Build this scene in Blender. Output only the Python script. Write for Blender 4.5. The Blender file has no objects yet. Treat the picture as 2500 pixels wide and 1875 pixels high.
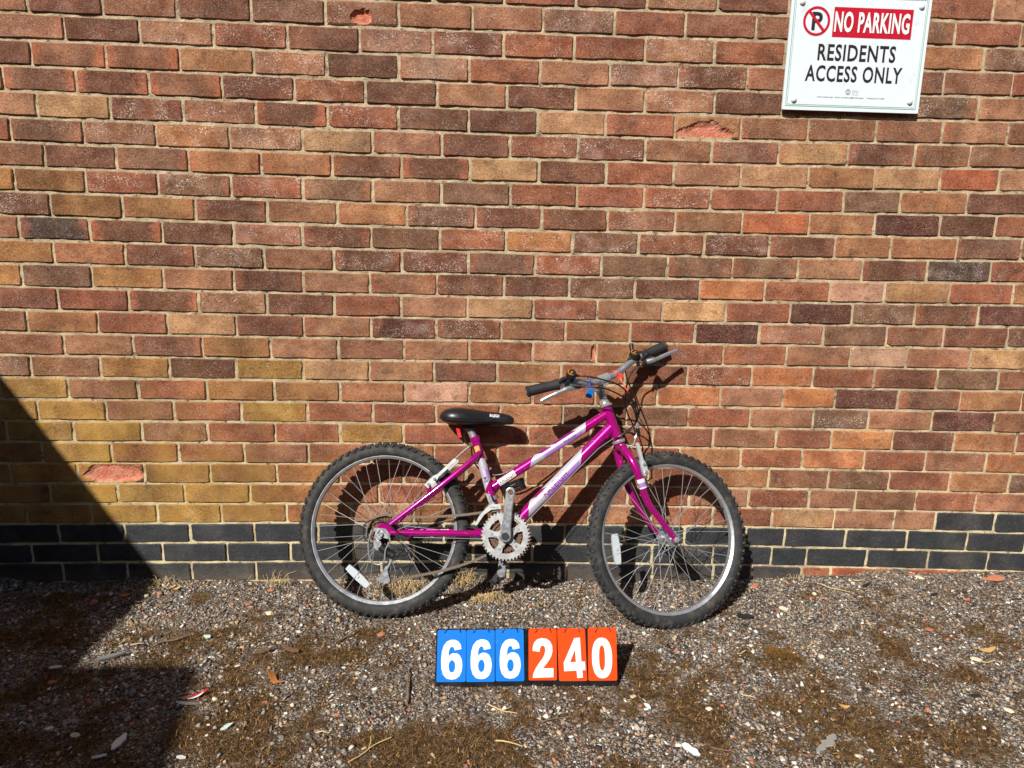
import bpy, bmesh, math, random
import numpy as np
from mathutils import Vector, Matrix
rnd = random.Random(7)
NR = np.random.default_rng(11)
SC = bpy.context.scene
COL = SC.collection

# ------------------------------------------------------------------ camera
def rot_cam(rx, ry, rz):
    cx, sx, cy, sy, cz, sz = (math.cos(rx), math.sin(rx), math.cos(ry), math.sin(ry), math.cos(rz), math.sin(rz))
    B = Matrix(((1, 0, 0), (0, 0, -1), (0, 1, 0)))
    Rx = Matrix(((1, 0, 0), (0, cx, -sx), (0, sx, cx)))
    Ry = Matrix(((cy, 0, sy), (0, 1, 0), (-sy, 0, cy)))
    Rz = Matrix(((cz, -sz, 0), (sz, cz, 0), (0, 0, 1)))
    return Rz @ Rx @ Ry @ B
CAM_P = (0.1894, -0.0426, 0.0227)
CAM_C = Vector((-0.1042, -2.2906, 1.1736))
Rc_ = rot_cam(*CAM_P)
cd = bpy.data.cameras.new('camera'); cam = bpy.data.objects.new('camera', cd); COL.objects.link(cam)
cd.sensor_fit = 'HORIZONTAL'; cd.sensor_width = 36.0; cd.lens = 36.0 * 1650 / 2500
cd.clip_start = 0.02; cd.clip_end = 500
M3 = Matrix((Rc_[0], -Rc_[1], -Rc_[2])).transposed()
cam.matrix_world = Matrix.Translation(CAM_C) @ M3.to_4x4()
SC.camera = cam
SC.render.resolution_x = 1024; SC.render.resolution_y = 768

# ------------------------------------------------------------------ sky, sun, exposure
SUN = Vector((0.410, 0.654, -0.635)).normalized()
w = bpy.data.worlds.new('World'); SC.world = w; w.use_nodes = True
nt = w.node_tree; nt.nodes.clear()
sky = nt.nodes.new('ShaderNodeTexSky'); sky.sky_type = 'NISHITA'; sky.sun_disc = False
sky.sun_elevation = math.asin(-SUN.z); sky.sun_rotation = math.radians(212.1)
bg = nt.nodes.new('ShaderNodeBackground'); bg.inputs['Strength'].default_value = 0.05
wo = nt.nodes.new('ShaderNodeOutputWorld')
nt.links.new(sky.outputs[0], bg.inputs[0]); nt.links.new(bg.outputs[0], wo.inputs[0])
sl = bpy.data.lights.new('sun', 'SUN'); sl.energy = 5.0; sl.angle = math.radians(0.53); sl.color = (1.0, 0.955, 0.88)
so = bpy.data.objects.new('sun', sl); COL.objects.link(so)
so.rotation_mode = 'QUATERNION'; so.rotation_quaternion = SUN.to_track_quat('-Z', 'Y'); so.location = (-3, -6, 6)
SC.view_settings.view_transform = 'Standard'; SC.view_settings.look = 'None'
SC.view_settings.exposure = 0.30; SC.view_settings.gamma = 1.0; SC.view_settings.use_curve_mapping = False

# ------------------------------------------------------------------ helpers
def lin(r, g, b):
    f = lambda c: (c / 255 / 12.92) if c / 255 <= 0.04045 else ((c / 255 + 0.055) / 1.055) ** 2.4
    return (f(r), f(g), f(b))

class NT:
    """small node-graph builder"""
    def __init__(s, name):
        s.m = bpy.data.materials.new(name); s.m.use_nodes = True
        s.t = s.m.node_tree; s.t.nodes.clear()
        s.out = s.t.nodes.new('ShaderNodeOutputMaterial'); s.b = s.t.nodes.new('ShaderNodeBsdfPrincipled')
        s.t.links.new(s.b.outputs[0], s.out.inputs[0])
    def n(s, typ, **kw):
        q = s.t.nodes.new(typ)
        for k, v in kw.items(): setattr(q, k, v)
        return q
    def put(s, sock, v):
        if isinstance(v, bpy.types.NodeSocket): s.t.links.new(v, sock)
        elif isinstance(v, (tuple, list)) and len(v) == 3 and sock.type == 'RGBA': sock.default_value = (*v, 1)
        else: sock.default_value = v
    def pos(s): return s.n('ShaderNodeNewGeometry').outputs['Position']
    def noise(s, vec, scale, detail=3, rough=0.55, dist=0.0):
        q = s.n('ShaderNodeTexNoise'); s.put(q.inputs['Vector'], vec)
        q.inputs['Scale'].default_value = scale; q.inputs['Detail'].default_value = detail
        q.inputs['Roughness'].default_value = rough; q.inputs['Distortion'].default_value = dist
        return q.outputs['Fac']
    def voro(s, vec, scale, out='Distance', rnd_=1.0):
        q = s.n('ShaderNodeTexVoronoi'); s.put(q.inputs['Vector'], vec); q.inputs['Scale'].default_value = scale
        q.inputs['Randomness'].default_value = rnd_
        return q.outputs[out]
    def mp(s, v, a, b, c=0.0, d=1.0, smooth=True):
        q = s.n('ShaderNodeMapRange'); q.interpolation_type = 'SMOOTHSTEP' if smooth else 'LINEAR'
        s.put(q.inputs[0], v)
        for i, x in zip((1, 2, 3, 4), (a, b, c, d)): s.put(q.inputs[i], x)
        return q.outputs[0]
    def ma(s, op, a, b=0.0, c=0.0):
        q = s.n('ShaderNodeMath', operation=op); s.put(q.inputs[0], a); s.put(q.inputs[1], b); s.put(q.inputs[2], c); return q.outputs[0]
    def mix(s, f, a, b, mode='MIX'):
        q = s.n('ShaderNodeMix', data_type='RGBA', blend_type=mode); s.put(q.inputs[0], f); s.put(q.inputs[6], a); s.put(q.inputs[7], b); return q.outputs[2]
    def sep(s, v):
        q = s.n('ShaderNodeSeparateXYZ'); s.put(q.inputs[0], v); return q.outputs
    def bump(s, h, strength=0.5, dist=0.002, nrm=None):
        q = s.n('ShaderNodeBump'); s.put(q.inputs['Height'], h); q.inputs['Strength'].default_value = strength; q.inputs['Distance'].default_value = dist
        if nrm is not None: s.put(q.inputs['Normal'], nrm)
        return q.outputs[0]
    def set(s, **kw):
        for k, v in kw.items(): s.put(s.b.inputs[k.replace('_', ' ')], v)
        return s.m

def simple(name, rgb, rough=0.5, metal=0.0, var=0.12, scale=60, bump=0.0, coat=0.0, bdist=0.001, dirt=None, dscale=25, dlo=0.5, dhi=0.7):
    q = NT(name); p = q.pos()
    n = q.noise(p, scale, 4)
    c = q.mix(n, tuple(x * (1 - var) for x in rgb), tuple(min(1, x * (1 + var)) for x in rgb))
    r = q.mp(n, 0.3, 0.7, max(0.02, rough - 0.06), min(1, rough + 0.08))
    if dirt is not None:
        dm = q.mp(q.noise(p, dscale, 5), dlo, dhi)
        c = q.mix(dm, c, dirt); r = q.ma('MAXIMUM', r, q.ma('MULTIPLY', dm, 0.8))
    kw = dict(Base_Color=c, Roughness=r, Metallic=metal)
    if coat: kw['Coat_Weight'] = coat
    m = q.set(**kw)
    if bump: q.put(q.b.inputs['Normal'], q.bump(n, bump, bdist))
    return m

def wloc(o):
    v = Vector((0, 0, 0))
    while o is not None: v += o.location; o = o.parent
    return v
def tag(o, label=None, cat=None, group=None, kind=None):
    for k, v in (('label', label), ('category', cat), ('group', group), ('kind', kind)):
        if v: o[k] = v
    return o
def empty(name, loc, label=None, cat=None, group=None, kind=None, parent=None):
    o = bpy.data.objects.new(name, None); COL.objects.link(o); o.location = loc; o.empty_display_size = 0.1
    o.parent = parent
    return tag(o, label, cat, group, kind)

def make_mesh(name, verts, faces, mats, midx=None, smooth=False, angle=0.7):
    me = bpy.data.meshes.new(name); me.from_pydata([tuple(v) for v in verts], [], faces)
    for m in mats: me.materials.append(m)
    if midx is not None: me.polygons.foreach_set('material_index', midx)
    bm = bmesh.new(); bm.from_mesh(me)
    bmesh.ops.recalc_face_normals(bm, faces=bm.faces)
    if smooth:
        for f in bm.faces: f.smooth = True
        for e in bm.edges:
            if len(e.link_faces) == 2 and e.calc_face_angle(0) > angle: e.smooth = False
    bm.to_mesh(me); bm.free(); me.update()
    return me

class MB:
    def __init__(s): s.v = []; s.f = []; s.mi = []
    def add(s, v, f, mi=0):
        o = len(s.v); s.v += [Vector(q) for q in v]; s.f += [[i + o for i in q] for q in f]; s.mi += [mi] * len(f); return s
    def tube(s, path, r, seg=10, mi=0, cap=True, flat=None):
        P = [Vector(q) for q in path]; n = len(P)
        R_ = r if isinstance(r, (list, tuple)) else [r] * n
        T = [((P[min(i + 1, n - 1)] - P[max(i - 1, 0)])).normalized() for i in range(n)]
        ref = Vector((0, 0, 1)) if abs(T[0].z) < 0.9 else Vector((1, 0, 0))
        if flat is not None: ref = Vector(flat[0])
        N = (ref - T[0] * ref.dot(T[0])).normalized(); vs = []; fs = []
        for i in range(n):
            N = (N - T[i] * N.dot(T[i])).normalized(); Bn = T[i].cross(N)
            fa = flat[1] if flat is not None else 1.0
            for k in range(seg):
                a = 2 * math.pi * k / seg
                vs.append(P[i] + R_[i] * (math.cos(a) * N * fa + math.sin(a) * Bn))
        for i in range(n - 1):
            for k in range(seg):
                k2 = (k + 1) % seg
                fs.append([i * seg + k, i * seg + k2, (i + 1) * seg + k2, (i + 1) * seg + k])
        if cap: fs.append(list(range(seg))[::-1]); fs.append([(n - 1) * seg + k for k in range(seg)])
        return s.add(vs, fs, mi)
    def box(s, c, ax, hs, mi=0, taper=1.0):
        c = Vector(c); a, b, d = [Vector(q).normalized() for q in ax]; vs = []
        for z in (-1, 1):
            t = taper if z > 0 else 1
            for x, y in ((-1, -1), (1, -1), (1, 1), (-1, 1)):
                vs.append(c + a * x * hs[0] * t + b * y * hs[1] * t + d * z * hs[2])
        return s.add(vs, [[3, 2, 1, 0], [4, 5, 6, 7], [0, 1, 5, 4], [1, 2, 6, 5], [2, 3, 7, 6], [3, 0, 4, 7]], mi)
    def lathe(s, prof, c, axis, seg=24, mi=0, closed=False):
        c = Vector(c); ax = Vector(axis).normalized(); e1 = ax.orthogonal().normalized(); e2 = ax.cross(e1); vs = []; fs = []
        n = len(prof)
        for (r, h) in prof:
            for k in range(seg):
                a = 2 * math.pi * k / seg; vs.append(c + ax * h + r * (math.cos(a) * e1 + math.sin(a) * e2))
        for i in range(n if closed else n - 1):
            j = (i + 1) % n
            for k in range(seg):
                k2 = (k + 1) % seg; fs.append([i * seg + k, i * seg + k2, j * seg + k2, j * seg + k])
        return s.add(vs, fs, mi)
    def cyl(s, p0, p1, r, seg=14, mi=0):
        p0 = Vector(p0); p1 = Vector(p1); return s.lathe([(0.0001, 0), (r, 0), (r, (p1 - p0).length), (0.0001, (p1 - p0).length)], p0, p1 - p0, seg, mi)
    def plate(s, poly, o, ex, ey, th, mi=0, holes=None):
        """extruded polygon; poly in (ex, ey) coordinates; centred thickness th along ex x ey"""
        o = Vector(o); ex = Vector(ex); ey = Vector(ey); ez = ex.cross(ey).normalized(); n = len(poly)
        vs = [o + ex * a + ey * b + ez * (-th / 2) for a, b in poly] + [o + ex * a + ey * b + ez * (th / 2) for a, b in poly]
        fs = [list(range(n))[::-1], list(range(n, 2 * n))] + [[i, (i + 1) % n, n + (i + 1) % n, n + i] for i in range(n)]
        return s.add(vs, fs, mi)
    def build(s, name, mat, parent=None, smooth=True, local=False, angle=0.7):
        mats = mat if isinstance(mat, (list, tuple)) else [mat]
        off = Vector((0, 0, 0)) if (local or parent is None) else wloc(parent)
        me = make_mesh(name, [v - off for v in s.v], s.f, mats, s.mi, smooth, angle)
        o = bpy.data.objects.new(name, me); COL.objects.link(o); o.parent = parent
        return o

def spline(pts, n=6):
    P = [Vector(q) for q in pts]; out = []
    for i in range(len(P) - 1):
        a, b, c, d = P[max(i - 1, 0)], P[i], P[i + 1], P[min(i + 2, len(P) - 1)]
        for k in range(n):
            t = k / n
            out.append(0.5 * ((2 * b) + (c - a) * t + (2 * a - 5 * b + 4 * c - d) * t * t + (3 * b - a - 3 * c + d) * t ** 3))
    out.append(P[-1]); return out

def curve_mesh(build):
    """2-D filled curve -> (verts, faces)"""
    cu = build(); o = bpy.data.objects.new('tmp', cu); COL.objects.link(o)
    dg = bpy.context.evaluated_depsgraph_get(); dg.update()
    me = bpy.data.meshes.new_from_object(o.evaluated_get(dg))
    v = [tuple(q.co) for q in me.vertices]; f = [list(q.vertices) for q in me.polygons]
    bpy.data.objects.remove(o); bpy.data.meshes.remove(me)
    return v, f
def fit2(v, w, h):
    xs = [q[0] for q in v]; ys = [q[1] for q in v]; x0, x1, y0, y1 = min(xs), max(xs), min(ys), max(ys)
    return [((q[0] - x0) / (x1 - x0) * w, (q[1] - y0) / (y1 - y0) * h) for q in v]
def text2d(body, w, h, bold=0.0, space=1.0):
    def b():
        cu = bpy.data.curves.new('tmp', 'FONT'); cu.body = body; cu.size = 1; cu.offset = bold; cu.space_character = space; cu.resolution_u = 3; return cu
    v, f = curve_mesh(b); return fit2(v, w, h), f
def poly2d(loops):
    def b():
        cu = bpy.data.curves.new('tmp', 'CURVE'); cu.dimensions = '2D'; cu.fill_mode = 'BOTH'
        for L in loops:
            sp = cu.splines.new('POLY'); sp.points.add(len(L) - 1)
            for p, q in zip(sp.points, L): p.co = (q[0], q[1], 0, 1)
            sp.use_cyclic_u = True
        return cu
    v, f = curve_mesh(b); return [(q[0], q[1]) for q in v], f
def flat_obj(name, v2, f, o, ex, ey, mat, parent):
    o = Vector(o); ex = Vector(ex); ey = Vector(ey)
    m = MB(); m.add([o + ex * a + ey * b for a, b in v2], f); ob = m.build(name, mat, parent, smooth=False)
    # keep normals facing out (ex x ey)
    n = ex.cross(ey)
    me = ob.data
    if me.polygons and sum((p.normal.dot(n) for p in me.polygons)) < 0: me.flip_normals()
    return ob

# ------------------------------------------------------------------ ground shape
def vnoise(x, y, s, seed):
    x = np.asarray(x, float) * s; y = np.asarray(y, float) * s
    xi = np.floor(x).astype(np.int64); yi = np.floor(y).astype(np.int64); fx = x - xi; fy = y - yi
    fx = fx * fx * (3 - 2 * fx); fy = fy * fy * (3 - 2 * fy)
    def hsh(a, b):
        h = (a * 374761393 + b * 668265263 + seed * 144665) & 0xffffffff
        h = ((h ^ (h >> 13)) * 1274126177) & 0xffffffff
        return ((h ^ (h >> 16)) & 0xffff) / 65535.0
    return (hsh(xi, yi) * (1 - fx) + hsh(xi + 1, yi) * fx) * (1 - fy) + (hsh(xi, yi + 1) * (1 - fx) + hsh(xi + 1, yi + 1) * fx) * fy
def fbm(x, y, s, seed, o=3):
    t = 0; a = 0.5
    for i in range(o): t = t + a * vnoise(x, y, s * 2 ** i, seed + i); a *= 0.5
    return t / (1 - 0.5 ** o)
def gz(x, y):
    x = np.asarray(x, float); y = np.asarray(y, float)
    e = np.interp(x, [-4, -1.8, -0.5, 0.5, 1.0, 1.7, 4], [-0.02, -0.014, -0.004, 0.0, 0.012, 0.040, 0.05])
    z = e * np.exp(np.minimum(y, 0) / 0.30)
    z = z + np.clip(fbm(x, y * 0.3, 9, 41, 3) - 0.46, 0, 1) * 0.075 * np.exp(np.minimum(y, 0) / 0.035)
    near = np.clip((y + 3) / 2, 0, 1) * np.clip((3.2 - abs(x)) / 1, 0, 1)
    z = z + near * ((fbm(x, y, 5, 3) - 0.5) * 0.016 + (fbm(x, y, 28, 9) - 0.5) * 0.006)
    return z
def moss_mask(x, y):
    m = fbm(x, y, 8.5, 21, 4); z = fbm(x, y, 34, 33, 2)
    lean = np.interp(y, [-1.0, -0.75, -0.5, -0.3, 0], [0.10, 0.08, 0.03, -0.05, -0.10]) + np.interp(x, [-1.6, -1.0, -0.5, 0.5, 1.6], [0.08, 0.07, 0.05, 0.015, 0.0])
    return np.clip((m + lean + 0.40 * (z - 0.5) - 0.535) / 0.24, 0, 1)

# ------------------------------------------------------------------ materials of the setting
def brick_material(name, merged):
    q = NT(name); p = q.pos()
    if merged:
        a = q.n('ShaderNodeAttribute', attribute_name='bcol'); col = a.outputs['Color']; spk = a.outputs['Alpha']; rim = q.n('ShaderNodeValue').outputs[0]
    else:
        oi = q.n('ShaderNodeObjectInfo'); col = oi.outputs['Color']; spk = oi.outputs['Alpha']
        rim = q.n('ShaderNodeAttribute', attribute_type='OBJECT', attribute_name='rim').outputs['Fac']
        oc = q.sep(q.n('ShaderNodeTexCoord').outputs['Object'])
    mp_ = q.n('ShaderNodeMapping'); q.put(mp_.inputs['Vector'], p); mp_.inputs['Scale'].default_value = (1, 1, 1.35)
    p2 = mp_.outputs[0]
    low = q.noise(p2, 11, 3, 0.5)
    c = q.mix(q.mp(low, 0.38, 0.68), q.mix(1.0, col, (0.72, 0.66, 0.64), 'MULTIPLY'), q.mix(1.0, col, (1.16, 1.18, 1.16), 'MULTIPLY'))
    # orange, better-fired rims
    nr = q.noise(p2, 16, 3, 0.6, 0.4)
    if merged: rm = q.ma('MULTIPLY', 0.0, nr)
    else:
        ed = q.ma('ADD', q.ma('MULTIPLY', q.ma('ABSOLUTE', oc[0]), 9.3), q.ma('MULTIPLY', nr, 0.9)); rm = q.ma('MULTIPLY', rim, q.mp(ed, 1.10, 1.42))
    c = q.mix(rm, c, lin(178, 104, 74))
    # sooty bruises
    c = q.mix(q.ma('MULTIPLY', q.mp(q.noise(p2, 17, 4), 0.56, 0.72), 0.5), c, lin(70, 52, 46))
    # warm sand grains and dark pits of the dragged face
    g = q.noise(p2, 260, 3, 0.65, 0.8); g2 = q.noise(p2, 130, 4, 0.65, 1.4)
    c = q.mix(q.mp(g, 0.50, 0.68, 0, 0.75), c, q.mix(0.45, q.mix(1.0, c, (1.7, 1.75, 1.75), 'MULTIPLY'), lin(206, 168, 136)))
    c = q.mix(q.mp(g2, 0.38, 0.50, 0.8, 0), c, q.mix(1.0, c, (0.42, 0.39, 0.38), 'MULTIPLY'))
    # efflorescence
    e = q.ma('MULTIPLY', q.mp(q.noise(p2, 210, 4, 0.7, 0.8), 0.545, 0.62), q.mp(q.noise(p2, 20, 3, 0.5, 0.3), 0.40, 0.62))
    c = q.mix(q.ma('MULTIPLY', e, spk), c, lin(226, 208, 192))
    veil = q.ma('MULTIPLY', q.mp(q.noise(p2, 14, 2), 0.5, 0.75), q.ma('MULTIPLY', spk, 0.22))
    c = q.mix(veil, c, lin(196, 170, 158))
    # ochre lichen low on the wall, towards the corner
    xyz = q.sep(p)
    lm = q.ma('MULTIPLY', q.mp(xyz[0], -0.35, -1.15), q.mp(xyz[2], 0.95, 0.30))
    lm = q.ma('MULTIPLY', lm, q.mp(q.noise(p, 6, 4, 0.6), 0.40, 0.62)); lm = q.ma('MULTIPLY', lm, q.mp(xyz[2], 0.20, 0.225))
    c = q.mix(q.ma('MULTIPLY', lm, 0.5), c, lin(182, 142, 66))
    ms = q.n('ShaderNodeMapping'); q.put(ms.inputs['Vector'], p); ms.inputs['Scale'].default_value = (3.2, 1, 1.1)
    c = q.mix(1.0, c, q.mix(q.mp(q.noise(ms.outputs[0], 1.6, 5, 0.6), 0.32, 0.68), (0.76, 0.76, 0.77), (1.12, 1.11, 1.09)), 'MULTIPLY')
    h = q.ma('ADD', q.ma('MULTIPLY', g, 0.5), q.ma('MULTIPLY', g2, 0.9))
    q.put(q.b.inputs['Normal'], q.bump(h, 0.9, 0.003))
    return q.set(Base_Color=c, Roughness=0.92, Specular_IOR_Level=0.2)
def mortar_material():
    q = NT('mortar'); p = q.pos(); xyz = q.sep(p)
    n = q.noise(p, 25, 4); f = q.noise(p, 420, 3, 0.7)
    c = q.mix(q.mp(n, 0.3, 0.7), lin(166, 149, 121), lin(206, 189, 156))
    low = q.mp(xyz[2], 0.8, 0.1)
    c = q.mix(q.ma('MULTIPLY', low, q.mp(q.noise(p, 7, 3), 0.35, 0.6)), c, lin(222, 206, 166))
    lm = q.ma('MULTIPLY', q.mp(xyz[0], -0.3, -1.2), q.mp(xyz[2], 0.9, 0.3)); lm = q.ma('MULTIPLY', lm, q.mp(q.noise(p, 8, 4), 0.42, 0.66)); lm = q.ma('MULTIPLY', lm, q.mp(xyz[2], 0.17, 0.30, 0.15, 1.0))
    c = q.mix(q.ma('MULTIPLY', lm, 0.7), c, lin(190, 166, 92))
    c = q.mix(q.mp(q.noise(p, 38, 5, 0.65), 0.56, 0.68, 0, 0.85), c, lin(88, 76, 60))
    c = q.mix(q.mp(f, 0.42, 0.30, 0, 0.7), c, lin(90, 80, 66))
    c = q.mix(q.mp(f, 0.62, 0.75, 0, 0.6), c, lin(226, 214, 190))
    q.put(q.b.inputs['Normal'], q.bump(q.ma('ADD', f, q.ma('MULTIPLY', q.noise(p, 90, 3), 1.5)), 0.9, 0.003))
    return q.set(Base_Color=c, Roughness=0.95, Specular_IOR_Level=0.15)
def blue_material(name, merged):
    q = NT(name); p = q.pos()
    if merged: col = q.n('ShaderNodeAttribute', attribute_name='bcol').outputs['Color']
    else: col = q.n('ShaderNodeObjectInfo').outputs['Color']
    g = q.noise(p, 260, 3, 0.6); l = q.noise(p, 12, 3)
    c = q.mix(q.mp(l, 0.35, 0.7), q.mix(1.0, col, (0.68, 0.70, 0.74), 'MULTIPLY'), q.mix(1.0, col, (1.25, 1.22, 1.18), 'MULTIPLY'))
    c = q.mix(q.mp(q.noise(p, 150, 4, 0.7), 0.40, 0.62, 0.6, 0), c, lin(30, 30, 32)); c = q.mix(q.mp(q.noise(p, 70, 5, 0.7, 1.0), 0.60, 0.75, 0, 0.35), c, lin(128, 122, 112))
    c = q.mix(q.mp(q.noise(p, 170, 4, 0.7), 0.62, 0.72, 0, 0.5), c, lin(150, 136, 108))
    dz = q.ma('ADD', q.sep(p)[2], q.ma('MULTIPLY', q.noise(p, 14, 4, 0.6), -0.10)); c = q.mix(q.mp(dz, 0.02, -0.07, 0, 0.5), c, lin(112, 98, 80))
    c = q.mix(q.mp(q.noise(p, 5, 5, 0.65), 0.50, 0.70, 0, 0.14), c, lin(150, 138, 116))
    q.put(q.b.inputs['Normal'], q.bump(q.ma('ADD', g, q.noise(p, 60, 3)), 0.8, 0.003))
    return q.set(Base_Color=c, Roughness=0.62, Specular_IOR_Level=0.4)
def spall_material():
    q = NT('spalled_brick'); p = q.pos(); n = q.noise(p, 60, 5, 0.65); f = q.noise(p, 260, 3, 0.6)
    c = q.mix(q.mp(n, 0.35, 0.65), lin(186, 106, 82), lin(202, 138, 114))
    c = q.mix(q.mp(f, 0.6, 0.75, 0, 0.5), c, lin(212, 172, 154))
    q.put(q.b.inputs['Normal'], q.bump(q.ma('ADD', n, f), 0.8, 0.003))
    return q.set(Base_Color=c, Roughness=0.95, Specular_IOR_Level=0.1)
M_BR = brick_material('clay_brick', False); M_BRM = brick_material('clay_brick_merged', True)
M_BL = blue_material('blue_engineering_brick', False); M_MO = mortar_material(); M_SP = spall_material()

def soft(c, s=0.90, g=0.945):
    l = 0.35 * c[0] + 0.5 * c[1] + 0.15 * c[2]; return tuple(min(250, (l + (q - l) * s) * g) for q in c)
PAL = dict(d=(130, 80, 60), D=(108, 62, 51), K=(88, 70, 60), n=(140, 97, 74), b=(160, 105, 75), r=(166, 96, 67), R=(192, 104, 66),
           o=(182, 120, 78), O=(208, 130, 78), t=(196, 144, 100), p=(182, 124, 90), P=(210, 156, 128), y=(184, 137, 66), w=(178, 126, 102), B=(62, 64, 68))
PAL = {k: (v if k == 'B' else soft(v)) for k, v in PAL.items()}
BRICKS = [
 (-1, [-501,-281,-59,167,391,616,844,1060,1283,1511], "b.d.d.r.d.p*d.b.b.r.p."),
 (0, [-1508,-1287,-1062,-839,-611,-385,-157,65,291,519,745,960,1178,1396,1616], "b.d.b.d.n.b*b.p.n*r.b.b.b.n.r.b."),
 (1, [-1406,-1181,-956,-731,-507,-280,-58,167,393,618,846,1066,1284,1503], "p.d.p*r*d.w*d*r*r.p*r.b.b.o.n*"),
 (2, [-1513,-1289,-1065,-838,-612,-386,-165,60,284,505,730,950,1164,1381,1611], "d.b(b(o.p*d.w*r.p.w*d*b.b.d.b.r."),
 (3, [-1607,-1386,-1163,-939,-715,-492,-266,-43,177,403,630,853,1064,1282,1508], "b.n(d(b(d*r*d.p.d.p.p*d.b.b.n*p."),
 (4, [-1512,-1288,-1063,-838,-614,-389,-165,56,278,505,723,946,1175,1398,1620], "p.t.d*b*d(r*n.d.t.r.o.b.b.b.p.b."),
 (5, [-1601,-1377,-1153,-924,-695,-473,-251,-31,192,411,632,856,1087,1315,1504], "r.n.b*o*p*t.p.d.r*d*b.n.t.d.b.b."),
 (6, [-1505,-1282,-1057,-829,-603,-380,-160,65,287,511,735,962,1187,1412,1616], "b.d.n.o(o.d.d(t.d.r.p.t.o.t.R.p."),
 (7, [-1606,-1384,-1158,-928,-699,-474,-252,-26,193,417,640,865,1091,1286,1517], "o/d/r*n*r*n.p.n.r.r.r*r.r.n.o.d."),
 (8, [-1502,-1276,-1046,-816,-589,-364,-140,79,300,525,753,981,1205,1434,1628], "d*d/b/d.b.o.n*d.d.b*b.R.o.D.d.r."),
 (9, [-1607,-1385,-1156,-928,-705,-481,-257,-37,185,408,629,853,1079,1273,1504,1731], "b.K.d(d.p*d.n.r*O*n*r*d*d.o.o.n.b."),
 (10, [-1507,-1280,-1056,-833,-606,-382,-162,62,285,510,733,958,1183,1410,1635], "o/o.d.n*b.d*d*n.r*n.n.n.p.d.K*r."),
 (11, [-1616,-1393,-1163,-935,-708,-488,-266,-41,180,404,626,851,1077,1271,1501,1727], "o/n.o/p.d.p.b.d.d.n*d.O.r.P.t.r.o."),
 (12, [-1508,-1281,-1054,-830,-608,-385,-163,59,278,501,723,945,1166,1388,1614], "d.r.d(p*d.r.p.t.r*p.t.r.D.n*d.D."),
 (13, [-1615,-1387,-1161,-934,-712,-487,-268,-47,173,395,620,846,1072,1297,1501,1732], "b.o.r.t.d.p.D*d*b.o.r.D.p*n.b.d.n."),
 (14, [-1505,-1277,-1051,-825,-598,-376,-156,63,282,502,725,949,1176,1379,1609], "b.p.d.b/p.b.p.r.p.o.r.r.b.P.p.t."),
 (15, [-1621,-1392,-1166,-943,-718,-495,-276,-58,161,385,605,832,1052,1272,1499,1724], "n*b.o/D.y.t.t.d.o.r.r.r*O.r.d.n.b."),
 (16, [-1506,-1275,-1045,-819,-597,-375,-154,66,286,503,727,952,1139,1369,1596,1822], "y.b.r.o/b/o.P.o.r.o.O.p.O.D.n.o.r."),
 (17, [-1614,-1388,-1160,-933,-709,-485,-268,-45,174,399,619,839,1069,1269,1504,1733], "y.y.b.r.y.r.r.r.o.d.b.r.p.n*p.D.b."),
 (18, [-1725,-1502,-1273,-1051,-822,-600,-381,-168,53,274,496,714,940,1144,1368,1595,1828], "d.y.y.b.r.r.y.r.r.r.r.r.b.r.O.d.o.r."),
 (19, [-1615,-1381,-1155,-931,-711,-495,-274,-53,173,378,598,819,1043,1273,1499,1727], "d/y.r/r.b.r.o.r.r.r.r.o.r.O.r.b.O."),
 (20, [-1731,-1502,-1278,-1051,-823,-605,-382,-162,50,268,488,708,928,1149,1375,1602,1826], "d/y.b/b/b/r/r.r.p.r.r.r.o.b.n.r.o.n."),
 (21, [-1602,-1373,-1144,-920,-694,-470,-241,-24,196,418,643,861,1086,1259,1485,1712], "b/y.y.y.r/r.r.o.r.r.r.p.r.p.b.r.p."),
 (22, [-1692,-1471,-1243,-1023,-794,-568,-347,-129,76,282,509,735,956,1187,1413,1570,1797], "y/y/y.y.b/r/p.r/o.r.o.r.r.t.p.p.B.B."),
 (23, [-1589,-1363,-1135,-911,-687,-464,-240,-21,197,417,637,864,1009,1239,1472,1702], "B.B.B.B.B.B.B.B.B.B.B.B.B.B.B.B.B."),
 (24, [-1688,-1461,-1236,-1011,-787,-563,-348,-134,82,301,521,748,967,1099,1328,1564,1793], "B.B.B.B.B.B.B.B.B.B.B.B.B.B.B.B.B.B."),
 (25, [-1588,-1365,-1139,-912,-690,-466,-240,-6,207,526,754,897,1087,1197,1424,1650,1881], "B.B.B.B.B.B.B.B.B.B.B.B.B.r.R.R.R.R."),
]
BEDC = [-0.003914, 0.011237, 0.011871, -0.007059, 0.001613, -0.001445, -0.004005, -0.00347, 0.005481, -0.021293, -0.013414, 0.01157]
def bed(X, K):
    """height of bed joint K (counted down from the top) at X"""
    k = (K - 12) / 13; x = max(-1.9, min(1.95, X)) / 1.7
    k = max(-1.1, min(1.05, k))
    return (25.8 - K) * 0.075 + sum(c * x ** i * k ** j for c, (i, j) in zip(BEDC, [(i, j) for i in range(3) for j in range(4)]))

# (course, index in course) -> broken-off areas
SPALL = {(0, 5): [(0.0, -0.17, 0.15, 0.32)], (4, 10): [(-0.08, -0.5, 0.38, 0.80), (0.16, -0.5, 0.24, 0.5)], (5, 0): [(0.42, 0.05, 0.16, 0.6)],
         (4, 15): [(-0.25, -0.35, 0.22, 0.32)], (20, 2): [(0.04, 0.0, 0.47, 0.58)], (22, 3): [(-0.22, -0.42, 0.30, 0.40)], (14, 8): [(0.47, 0.0, 0.035, 0.5)]}

# ------------------------------------------------------------------ the brick wall
wall = empty('brick_wall', (0, 0, 0), 'tall brown brick wall with pale mortar and a dark blue brick plinth behind the bicycle', 'wall')
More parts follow.
